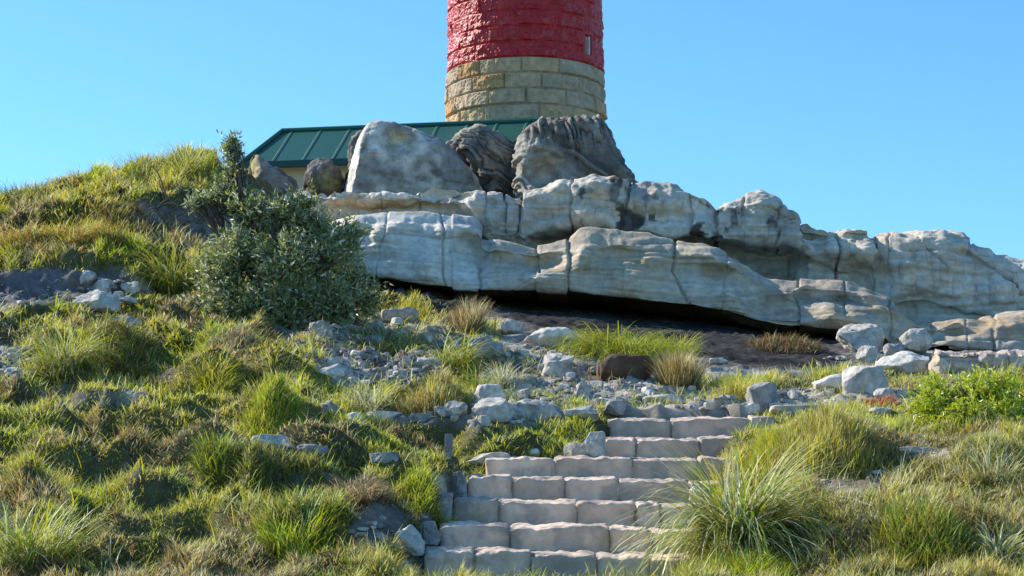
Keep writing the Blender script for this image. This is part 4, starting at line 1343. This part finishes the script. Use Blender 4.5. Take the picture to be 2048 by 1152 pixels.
T = tussock
T('strap_leaf_clump', 'largest strappy green clump arching over the right side of the stairs', 1478, 1105, 370, 215, 1250, ['green', 'yg', 'pale', 'olive', 'straw'], [3.5, 3, 3.6, 2, 1.5], wid=.0145, base_r=.14, droop=(.6, 2.5), lean=(.1, 1.35), segs=7, d=14.3)
T('grass_mound', 'golden green fuzzy grass mound behind the largest strappy clump', 1640, 925, 270, 92, 7000, ['yg', 'olive', 'gold', 'brown', 'straw'], [2.6, 2, 2.6, 2.6, 2], wid=.006, base_r=.45, dome=.75, droop=(.1, .8), lean=(0, .7), segs=3, mat=M_GRASS)
T('grass_mound', 'bright green grass spilling left of the golden fuzzy mound onto the stairs', 1545, 915, 110, 70, 2200, ['yg', 'lime', 'green', 'gold'], [4, 2, 2, 1], wid=.005, base_r=.45, dome=.6, droop=(.3, 1.1), lean=(0, .9), segs=3, mat=M_GRASS)
T('grass_tussock', 'bright green arching tuft growing in front of the dark overhang', 1248, 712, 250, 56, 1700, ['yg', 'lime', 'green', 'olive'], [4, 3, 3, 1], wid=.009, base_r=.4, droop=(1.2, 2.6), lean=(.3, 1.3), dome=.4, bias=(math.pi * 1.0, .25))
T('grass_tussock', 'thinner green fringe of blades right of the bright arching tuft', 1350, 705, 110, 45, 420, ['yg', 'green', 'olive'], [3, 2, 2], wid=.008, base_r=.4)
T('dry_tussock', 'rounded dry brown tuft standing on sandy ground above the stairs', 1358, 775, 112, 75, 2000, ['brown', 'straw', 'rust', 'olive'], [3, 2.2, 2, 2], wid=.005, base_r=.35, dome=.45, droop=(.1, .8), lean=(0, .8), segs=3, mat=M_GRASS)
T('grass_tussock', 'strappy yellow-green tussock cascading down the rubble in the middle', 905, 752, 125, 85, 420, ['yg', 'olive', 'green', 'straw'], [3, 2, 2, 1.2], wid=.011, base_r=.25, droop=(1.0, 2.4), bias=(-.6, .35))
T('grass_tussock', 'lower end of the cascading strappy leaves beside the stacked boulders', 962, 780, 90, 60, 240, ['yg', 'green', 'olive'], [3, 2, 2], wid=.010, base_r=.25, droop=(.8, 2.2))
T('pale_tussock', 'pale wispy spiky tuft just above the stacked boulders', 1002, 775, 86, 58, 260, ['pale', 'straw', 'grey'], [3, 2, 2], wid=.008, base_r=.15, droop=(.3, 1.4), lean=(0, 1.2))
T('grass_tussock', 'large arching tussock at the far left below the bank', 128, 735, 170, 100, 900, ['yg', 'pale', 'olive', 'green', 'straw'], [3, 2, 2, 2, 1.2], wid=.010, base_r=.22, droop=(.9, 2.3))
T('grass_tussock', 'arching yellow-green tussock hanging on the left bank beside the shrub', 345, 575, 130, 100, 700, ['yg', 'olive', 'straw', 'green'], [3, 2, 1.5, 1.5], wid=.010, base_r=.25, droop=(.9, 2.2), bias=(math.pi * 1.2, .3))
T('grass_tussock', 'tall tuft crowning the left mound against the sky', 375, 345, 130, 62, 700, ['yg', 'straw', 'olive', 'green'], [3, 2, 2, 1], wid=.010, base_r=.3, droop=(.5, 1.9))
T('grass_tussock', 'wispy blades on the skyline left of the tall crowning tuft', 290, 355, 120, 42, 260, ['straw', 'yg', 'olive'], [2, 2, 2], wid=.008, base_r=.45, droop=(.1, 1.2))
T('grass_tussock', 'dark green tuft on the skyline at the left edge', 40, 402, 110, 45, 420, ['dark', 'olive', 'green'], [3, 2, 2], wid=.008, base_r=.35)
T('grass_tussock', 'long-bladed green clump filling the bottom left corner', 60, 1165, 260, 125, 700, ['green', 'yg', 'pale', 'straw'], [3, 3, 1.4, 1], wid=.011, base_r=.28, droop=(.6, 2.2), d=13.4)
T('grass_tussock', 'second long-bladed clump beside the bottom left corner clump', 235, 1160, 220, 90, 520, ['green', 'yg', 'olive', 'pale'], [3, 3, 1.5, 1], wid=.009, base_r=.3, droop=(.8, 2.3), d=13.4)
T('pale_tussock', 'pale blue-green wispy tussock below the rubble patch', 735, 822, 130, 75, 420, ['pale', 'grey', 'yg', 'straw'], [3, 2, 1.5, 1.5], wid=.009, base_r=.22, droop=(.9, 2.2))
T('grass_mound', 'brown-topped bushy mound between the pale wispy tussock and boulders', 862, 815, 165, 68, 2600, ['brown', 'olive', 'rust', 'straw', 'yg'], [2, 2, 1.5, 1.5, 1.5], wid=.006, base_r=.42, dome=.6, droop=(.2, 1), lean=(0, .8), segs=3, mat=M_GRASS)
T('grass_mound', 'round green mound left of the pale wispy tussock', 545, 832, 150, 60, 2600, ['yg', 'green', 'olive', 'lime'], [3, 3, 2, 1], wid=.006, base_r=.42, dome=.65, droop=(.2, 1), lean=(0, .8), segs=3, mat=M_GRASS)
T('dry_tussock', 'dry pinkish brown tuft at the mouth of the dark overhang', 938, 662, 100, 60, 1100, ['brown', 'straw', 'rust'], [2.5, 2.5, 1.6], wid=.006, base_r=.3, dome=.35, droop=(.1, .8), lean=(0, .7), segs=3, mat=M_GRASS)
T('grass_mound', 'yellow low mound under the lip of the overhang beside the shrub', 812, 632, 150, 42, 1500, ['yg', 'gold', 'olive'], [3, 2.4, 2], wid=.007, base_r=.45, dome=.5, droop=(.2, 1), lean=(0, .8), segs=3, mat=M_GRASS)
T('pale_tussock', 'pale long-bladed clump in the bottom right corner', 2000, 1150, 190, 80, 380, ['pale', 'straw', 'yg', 'green'], [3, 1.5, 2, 1.5], wid=.010, base_r=.2, droop=(1, 2.2), d=13.5)
T('grass_mound', 'mid green mound on the right slope above the bottom edge', 1840, 1105, 220, 105, 3400, ['green', 'olive', 'yg', 'dark', 'rust'], [3, 3, 2, 1.5, .8], wid=.006, base_r=.42, dome=.5, droop=(.3, 1.4), lean=(0, .9), segs=3, mat=M_GRASS)
T('grass_tussock', 'yellow-green tussock left of the round green mound', 425, 778, 110, 60, 650, ['yg', 'lime', 'olive', 'gold'], [3, 2, 2, 1], wid=.008, base_r=.3)
T('grass_sprig', 'single bright green sprig of broad leaves at the left bank foot', 112, 622, 36, 44, 14, ['lime', 'green'], [2, 1], wid=.018, base_r=.1, droop=(.2, 1.4), lean=(0, .5))
T('grass_tussock', 'low bright green tussock beneath the largest strappy clump', 1500, 1160, 170, 45, 1500, ['green', 'lime', 'yg'], [3, 2, 2], wid=.006, base_r=.45, dome=.3, droop=(.3, 1.5), segs=3, mat=M_GRASS, d=13.6)
T('grass_tussock', 'bright green tussock on the lower left slope left of the bare soil', 600, 1105, 190, 70, 1700, ['green', 'lime', 'yg', 'dark'], [3, 2, 2, 1], wid=.007, base_r=.42, dome=.35, droop=(.4, 1.6), segs=4)
T('grass_tussock', 'dark green tussock behind the flat lumpy stone', 440, 905, 120, 55, 1000, ['green', 'dark', 'yg'], [3, 2, 2], wid=.007, base_r=.4, dome=.3, droop=(.3, 1.5), segs=4)
T('grass_mound', 'dark overhanging turf hummock left of the stake and below the flat stones', 560, 980, 200, 62, 2600, ['dark', 'olive', 'brown', 'green'], [2, 2.2, 1.6, 2], wid=.006, base_r=.45, dome=.6, droop=(.3, 1.5), segs=3, mat=M_GRASS)
T('grass_mound', 'lush green turf edge hanging over the left side of the stairs', 845, 1000, 150, 78, 2800, ['green', 'lime', 'yg', 'dark'], [3, 2, 2.5, 1.2], wid=.006, base_r=.45, dome=.65, droop=(.4, 1.7), segs=3, mat=M_GRASS, bias=(-.5, .4))
T('dry_tussock', 'purplish brown dead tuft above the yellow-green tussock', 470, 705, 130, 55, 1300, ['brown', 'rust', 'grey', 'straw'], [2.5, 1, 2, 1], wid=.006, base_r=.42, dome=.5, segs=3, mat=M_GRASS)
T('grass_mound', 'olive and brown mound on the left slope right of the arching tussock', 240, 735, 170, 85, 2400, ['olive', 'brown', 'yg', 'straw'], [2.5, 2, 2, 1.2], wid=.007, base_r=.42, dome=.6, segs=3, mat=M_GRASS)
T('grass_tussock', 'tufts of pale blades by the dark hollow at the right edge', 1985, 955, 130, 70, 420, ['pale', 'straw', 'olive', 'rust'], [2, 2, 2, .7], wid=.008, base_r=.35, droop=(.4, 1.8))
T('grass_mound', 'straw coloured mound at the right edge below the green bush', 1985, 905, 180, 50, 1800, ['straw', 'olive', 'yg', 'grey'], [2.4, 2, 2, 1], wid=.006, base_r=.45, dome=.5, segs=3, mat=M_GRASS)
T('red_ground_plant', 'low red succulent patch on the path at right', 1760, 818, 76, 24, 900, ['rust', 'red', 'brown'] if 'red' in PAL else ['rust', 'rust', 'brown'], [2, 3, 1], 'plant', wid=.010, base_r=.42, dome=.4, droop=(.2, 1), segs=2, mat=M_GRASS, group='low plants by the path')
T('grass_tussock', 'yellow tuft at the head of the path behind the grey squared block', 1478, 790, 120, 40, 1100, ['yg', 'olive', 'gold', 'straw'], [3, 2, 1.5, 1.5], wid=.006, base_r=.45, dome=.4, segs=3, mat=M_GRASS)
T('dry_tussock', 'dull grass patch in the rubble between shrub and strappy tussock', 770, 708, 150, 36, 1300, ['olive', 'brown', 'straw', 'yg'], [2, 2, 1.5, 1], wid=.007, base_r=.45, dome=.4, segs=3, mat=M_GRASS)
T('dry_tussock', 'dark brown dead scrub in the hollow under the left skyline grass', 235, 452, 190, 50, 2200, ['brown', 'dark', 'rust', 'olive'], [3, 1.6, 1.2, 1.2], wid=.008, base_r=.45, dome=.5, segs=3, mat=M_GRASS)
T('dry_tussock', 'straw and brown tuft leaning on the right flank of the golden fuzzy mound', 1735, 920, 130, 70, 1900, ['straw', 'brown', 'gold', 'rust'], [3, 3, 1.5, 1], wid=.006, base_r=.42, dome=.6, segs=3, mat=M_GRASS)
T('grass_mound', 'reddish brown and green mound at the lower right beside the mid green one', 1945, 1060, 170, 80, 2200, ['rust', 'brown', 'olive', 'straw', 'green'], [2.4, 2.4, 2, 1.6, 1.4], wid=.007, base_r=.42, dome=.5, segs=3, mat=M_GRASS)
T('dry_tussock', 'dull purple brown patch of dead stems on the lower left slope', 700, 1000, 170, 40, 1500, ['brown', 'dark', 'grey', 'rust'], [3, 1, 1.4, 1], wid=.007, base_r=.45, dome=.3, segs=3, mat=M_GRASS)
T('dry_tussock', 'dark dead heap under the foot of the cliff', 1570, 700, 170, 45, 1600, ['brown', 'dark', 'rust'], [3, 1, .6], wid=.008, base_r=.45, dome=.5, segs=3, mat=M_GRASS)
for o in bpy.data.objects:
    if o.name.startswith('red_ground_plant'):
        ca = o.data.color_attributes['Col']; n_ = len(ca.data)
        c = np.empty(n_ * 4, np.float32); ca.data.foreach_get('color', c); c = c.reshape(-1, 4)
        c[:, :3] = c[:, :3] * np.array([.95, .6, .75]); ca.data.foreach_set('color', c.ravel())


# grass fringes hanging over the two left banks
def fringe(name, label, line, n, seed, pal, wts, length=(.16, .34)):
    rg = np.random.default_rng(seed)
    pts = np.array([hit(x, y) for x, y in line])
    t = rg.random(n) * (len(pts) - 1); i = np.minimum(t.astype(int), len(pts) - 2); f = (t - i)[:, None]
    B = pts[i] * (1 - f) + pts[i + 1] * f
    B[:, 0] += rg.normal(0, .10, n); B[:, 1] += np.abs(rg.normal(0, .22, n)); B[:, 2] = ground_z(B[:, 0], B[:, 1]) + .0
    az = -math.pi / 2 + rg.normal(0, .9, n)
    clump = .6 + .8 * sstep(-.3, .4, n2(B[:, 0], B[:, 1], 3.5, seed, 2))
    L_ = rg.uniform(*length, n) * clump
    c = pick(rg, n, pal, wts)
    V, Fc, C = blades(B, az, L_, rg.uniform(.005, .009, n) * 1.3, rg.uniform(.1, .9, n), rg.uniform(1.0, 2.4, n), c * .8, c * 1.1, 5)
    o = mesh_np(name, V, Fc, M_STRAP, C, None, False)
    o['kind'] = 'stuff'
    tag(o, label, 'grass')


fringe('grass_fringe', 'golden brown grass fringe hanging over the lower left bank', [(-80, 525), (0, 522), (80, 505), (150, 495), (230, 490)], 5200, 3, ['gold', 'rust', 'brown', 'straw', 'olive'], [2.5, 2.6, 2, 1.4, 2])
fringe('grass_fringe', 'olive grass fringe hanging over the upper left bank below the skyline', [(-60, 430), (60, 415), (150, 392), (250, 368), (340, 350), (430, 345)], 4200, 4, ['olive', 'gold', 'yg', 'straw', 'brown'], [3, 2, 2, 1.5, 1.2], (.10, .22))


# ------------------------------------------------------------------ leafy shrubs
def leaf_cloud(tips, dirs, size, rg, per, pal, wts, asp=.3):
    """leaves in whorls along twig ends"""
    n = len(tips) * per
    B = np.repeat(tips, per, 0); D = np.repeat(dirs, per, 0)
    t = rg.random(n)[:, None]
    B = B - D * t * size * 3.2
    r = rg.normal(size=(n, 3)); r /= np.linalg.norm(r, axis=1, keepdims=True)
    ax = D * .8 + r * .85; ax /= np.linalg.norm(ax, axis=1, keepdims=True)
    sd_ = np.cross(ax, rg.normal(size=(n, 3))); sd_ /= np.maximum(np.linalg.norm(sd_, axis=1, keepdims=True), 1e-6)
    L_ = size * rg.uniform(.6, 1.25, n)[:, None]
    W_ = L_ * asp
    nrm = np.cross(ax, sd_)
    p0 = B; p1 = B + ax * L_ * .45 + sd_ * W_ * .5 + nrm * L_ * .04; p2 = B + ax * L_ + nrm * L_ * -.06; p3 = B + ax * L_ * .45 - sd_ * W_ * .5 + nrm * L_ * .04
    V = np.stack([p0, p1, p2, p3], 1).reshape(-1, 3)
    Fc = np.arange(n * 4).reshape(-1, 4)
    c = np.repeat(pick(rg, n, pal, wts), 4, 0)
    return V, Fc, c


PAL['sage'] = np.array([0.30, 0.33, 0.13]); PAL['sagedk'] = np.array([0.16, 0.19, 0.075]); PAL['sagelt'] = np.array([0.58, 0.60, 0.46]); PAL['bushg'] = np.array([0.36, 0.40, 0.03])


def shrub(label, px, py, d, lobes, ntips, size, per, pal, wts, seed, twigs=True, asp=.3):
    """lobes: (px, py, rx px, ry px, depth offset)"""
    rg = np.random.default_rng(seed)
    root = at(px, py, d)
    s = d / F
    o = empty('shrub', root)
    tag(o, label, 'shrub')
    tips, dirs, tubes = [], [], []
    area = sum(l[2] * l[3] for l in lobes)
    tv, tf, n0 = [], [], 0

    def add_tube(pts, r, k=6):
        nonlocal n0
        V, Fc = tube_mesh(pts, r, k)
        tv.append(V); tf.append(Fc + n0); n0 += len(V)
    for (lx, ly, rx, ry, dz) in lobes:
        c = at(lx, ly, d + dz) - root
        RX, RY = rx * s, ry * s
        m = int(ntips * max(rx * ry, 420) / area)
        u = rg.normal(size=(m, 3)); u /= np.linalg.norm(u, axis=1, keepdims=True)
        rad = rg.random(m) ** .45
        q = u * rad[:, None]
        # clumpy: keep tips where a coarse noise is high so that gaps open between clumps
        P = c + q * np.array([RX, (RX + RY) * .5, RY])
        keep = (fbm((P + root) * 4.2 + seed, 3) > .10 - .22 * rg.random(m)) | (rg.random(m) < .05) | (RX < 30 * s)
        P = P[keep]; uu = u[keep]
        out = uu * .9 + np.array([0, 0, .5]) + rg.normal(0, .35, uu.shape)
        out /= np.linalg.norm(out, axis=1, keepdims=True)
        P = P + out * rg.exponential(.035, len(P))[:, None]
        tips.append(P); dirs.append(out)
        # limb from the foot to the lobe, then twigs
        mid = c * .5 + rg.normal(0, .1, 3); mid[2] = c[2] * .45
        add_tube(np.array([[0, 0, -.1], mid * .5 + rg.normal(0, .03, 3), mid, c]), [.045, .035, .026, .014])
        if twigs:
            for _ in range(24):
                e = P[rg.integers(len(P))]
                a = c * rg.uniform(.6, 1.0)
                add_tube(np.array([a, (a + e) / 2 + rg.normal(0, .05, 3), e]), [.012, .008, .003], 4)
    tips = np.concatenate(tips); dirs = np.concatenate(dirs)
    V, Fc, c = leaf_cloud(tips, dirs, size, rg, per, pal, wts, asp)
    mesh_np('foliage', V, [Fc], M_SHRUB, c, o, False)
    TV = np.concatenate(tv)
    mesh_np('branches', TV, [np.concatenate(tf)], M_BARK, np.tile(np.array([.16, .12, .09]), (len(TV), 1)) * (1 + .3 * fbm(TV * 5, 2))[:, None], o)
    return o


shrub('large grey-green leafy shrub growing between the left mound and the outcrop', 545, 650, 22.7, [
    (455, 385, 50, 40, .3), (420, 395, 34, 22, .3), (500, 420, 62, 44, .2), (565, 430, 60, 52, .1), (640, 450, 58, 40, .2), (610, 400, 40, 22, .3), (480, 510, 78, 62, -.1), (575, 520, 90, 70, -.2), (665, 510, 62, 62, 0),
    (440, 570, 66, 58, -.2), (415, 530, 40, 50, 0), (420, 630, 40, 30, -.2), (560, 640, 70, 26, -.3), (530, 600, 86, 52, -.35), (640, 590, 86, 52, -.2), (715, 575, 46, 36, 0), (450, 625, 50, 34, -.35), (690, 620, 60, 30, -.1), (735, 600, 34, 40, .1), (390, 600, 34, 40, -.1), (640, 640, 70, 22, -.2), (467, 335, 17, 34, .35), (465, 305, 9, 24, .35), (464, 284, 5, 18, .35), (395, 400, 26, 16, .2), (700, 470, 26, 34, .1)],
    9400, .07, 7, ['sage', 'sagedk', 'sagelt', 'olive'], [4, 3, 1.5, 1.2], 77)
shrub('bright yellow-green dense bush beside the rubble wall at the right edge', 1950, 872, 17.5, [
    (1880, 800, 62, 50, 0), (1950, 790, 70, 48, 0), (2020, 800, 70, 56, 0), (1860, 835, 44, 34, -.1), (1930, 835, 70, 40, -.2), (2010, 840, 70, 42, -.2), (2090, 810, 70, 60, 0)],
    5200, .05, 8, ['bushg', 'yg', 'lime', 'green'], [3, 3, 1.6, 2], 78, True, .28)

# dead twigs in the hollow of the upper left bank
V_, F_, n0 = [], [], 0
rg = np.random.default_rng(9)
p = hit(345, 455)
for k in range(26):
    a0 = np.array([rg.normal(0, .25), rg.normal(0, .1) - .1, rg.uniform(0, .35)])
    dirv = np.array([rg.normal(0, 1), -.3 * rg.random(), rg.normal(-.1, .25)]); dirv /= np.linalg.norm(dirv)
    L_ = rg.uniform(.2, .55)
    pts = np.array([a0 + dirv * L_ * t + np.array([0, 0, .12 * math.sin(t * 3 + k)]) for t in np.linspace(0, 1, 6)])
    V, Fc = tube_mesh(pts, np.linspace(.012, .004, 6), 5)
    V_.append(V); F_.append(Fc + n0); n0 += len(V)
V = np.concatenate(V_)
o = mesh_np('dead_branches', V, [np.concatenate(F_)], M_BARK, np.tile(np.array([.2, .16, .13]), (len(V), 1)))
o.location = p
tag(o, 'tangle of dead brown branches in the hollow of the upper left bank', 'dead branches')


# ------------------------------------------------------------------ rubble: uncountable small stones on the bare patches
def rubble(n, seed):
    rg = np.random.default_rng(seed)
    Vb, Fb = CS[10] if False else (None, None)
    # low-poly chip: distorted octahedron-like cube sphere
    A, Bf = cube_sphere(4)
    dd = A / np.linalg.norm(A, axis=1, keepdims=True)
    zones = [(700, 680, 120, 55, 420), (760, 735, 130, 35, 420), (110, 600, 150, 26, 90), (215, 595, 60, 32, 120), (20, 725, 60, 32, 120), (1230, 775, 150, 40, 220), (1060, 760, 90, 60, 180), (1100, 710, 70, 35, 90), (1380, 800, 130, 26, 80), (1640, 800, 190, 22, 110), (750, 1065, 55, 35, 24), (1000, 835, 150, 14, 160), (900, 690, 70, 40, 160), (1690, 955, 70, 26, 26), (840, 1125, 30, 25, 12), (1720, 730, 90, 26, 90)]
    Vs, Cs = [], []
    cnt = 0
    for (zx, zy, rx, ry, m) in zones:
        for _ in range(int(m * 0.75)):
            r = math.sqrt(rg.random()); ph = rg.uniform(0, 6.283)
            px, py = zx + rx * r * math.cos(ph), zy + ry * r * math.sin(ph)
            Vs.append((px, py)); cnt += 1
    pts = np.array(Vs)
    # vectorised landing on the ground
    Yl = np.arange(12.5, 30, .04)
    land = np.empty((len(pts), 3))
    for i in range(0, len(pts), 200):
        q = pts[i:i + 200]
        P = at(q[:, None, 0], q[:, None, 1], Yl[None])
        g_ = ground_z(P[..., 0], P[..., 1])
        k = np.argmax(P[..., 2] <= g_, axis=1)
        ii = np.arange(len(q))
        land[i:i + 200] = np.stack([P[ii, k, 0], Yl[k], g_[ii, k]], -1)
    N_ = len(land)
    size = np.exp(rg.normal(math.log(.024), .5, N_)).clip(.009, .075)
    scl = size[:, None] * rg.uniform(.55, 1.2, (N_, 3)) * np.array([1.1, 1.1, .7])
    rot = rg.uniform(0, 6.28, N_)
    V = np.empty((N_, len(dd), 3))
    base = A * .45 + dd * .55
    for i in range(N_):
        q = base.copy()
        for _ in range(3):
            nn_ = rg.normal(size=3); nn_ /= np.linalg.norm(nn_)
            q = q - np.outer(np.clip(q @ nn_ - rg.uniform(.35, .8), 0, None), nn_)
        q = q * scl[i]
        c_, s_2 = math.cos(rot[i]), math.sin(rot[i])
        V[i] = np.stack([q[:, 0] * c_ - q[:, 1] * s_2, q[:, 0] * s_2 + q[:, 1] * c_, q[:, 2]], -1) + land[i] + np.array([0, 0, scl[i, 2] * .25])
    Fc = (np.arange(N_) * len(dd))[:, None, None] + Bf[None]
    c = lerp(np.array([.24, .22, .20]), np.array([.56, .53, .48]), rg.random((N_, 1)))
    C = np.repeat(c, len(dd), 0)
    o = mesh_np('rubble', V.reshape(-1, 3), [Fc.reshape(-1, 4)], M_ROCK, C, None, False)
    o['kind'] = 'stuff'
    tag(o, 'loose small pale stone chips scattered over the bare soil', 'rubble')


rubble(0, 3)
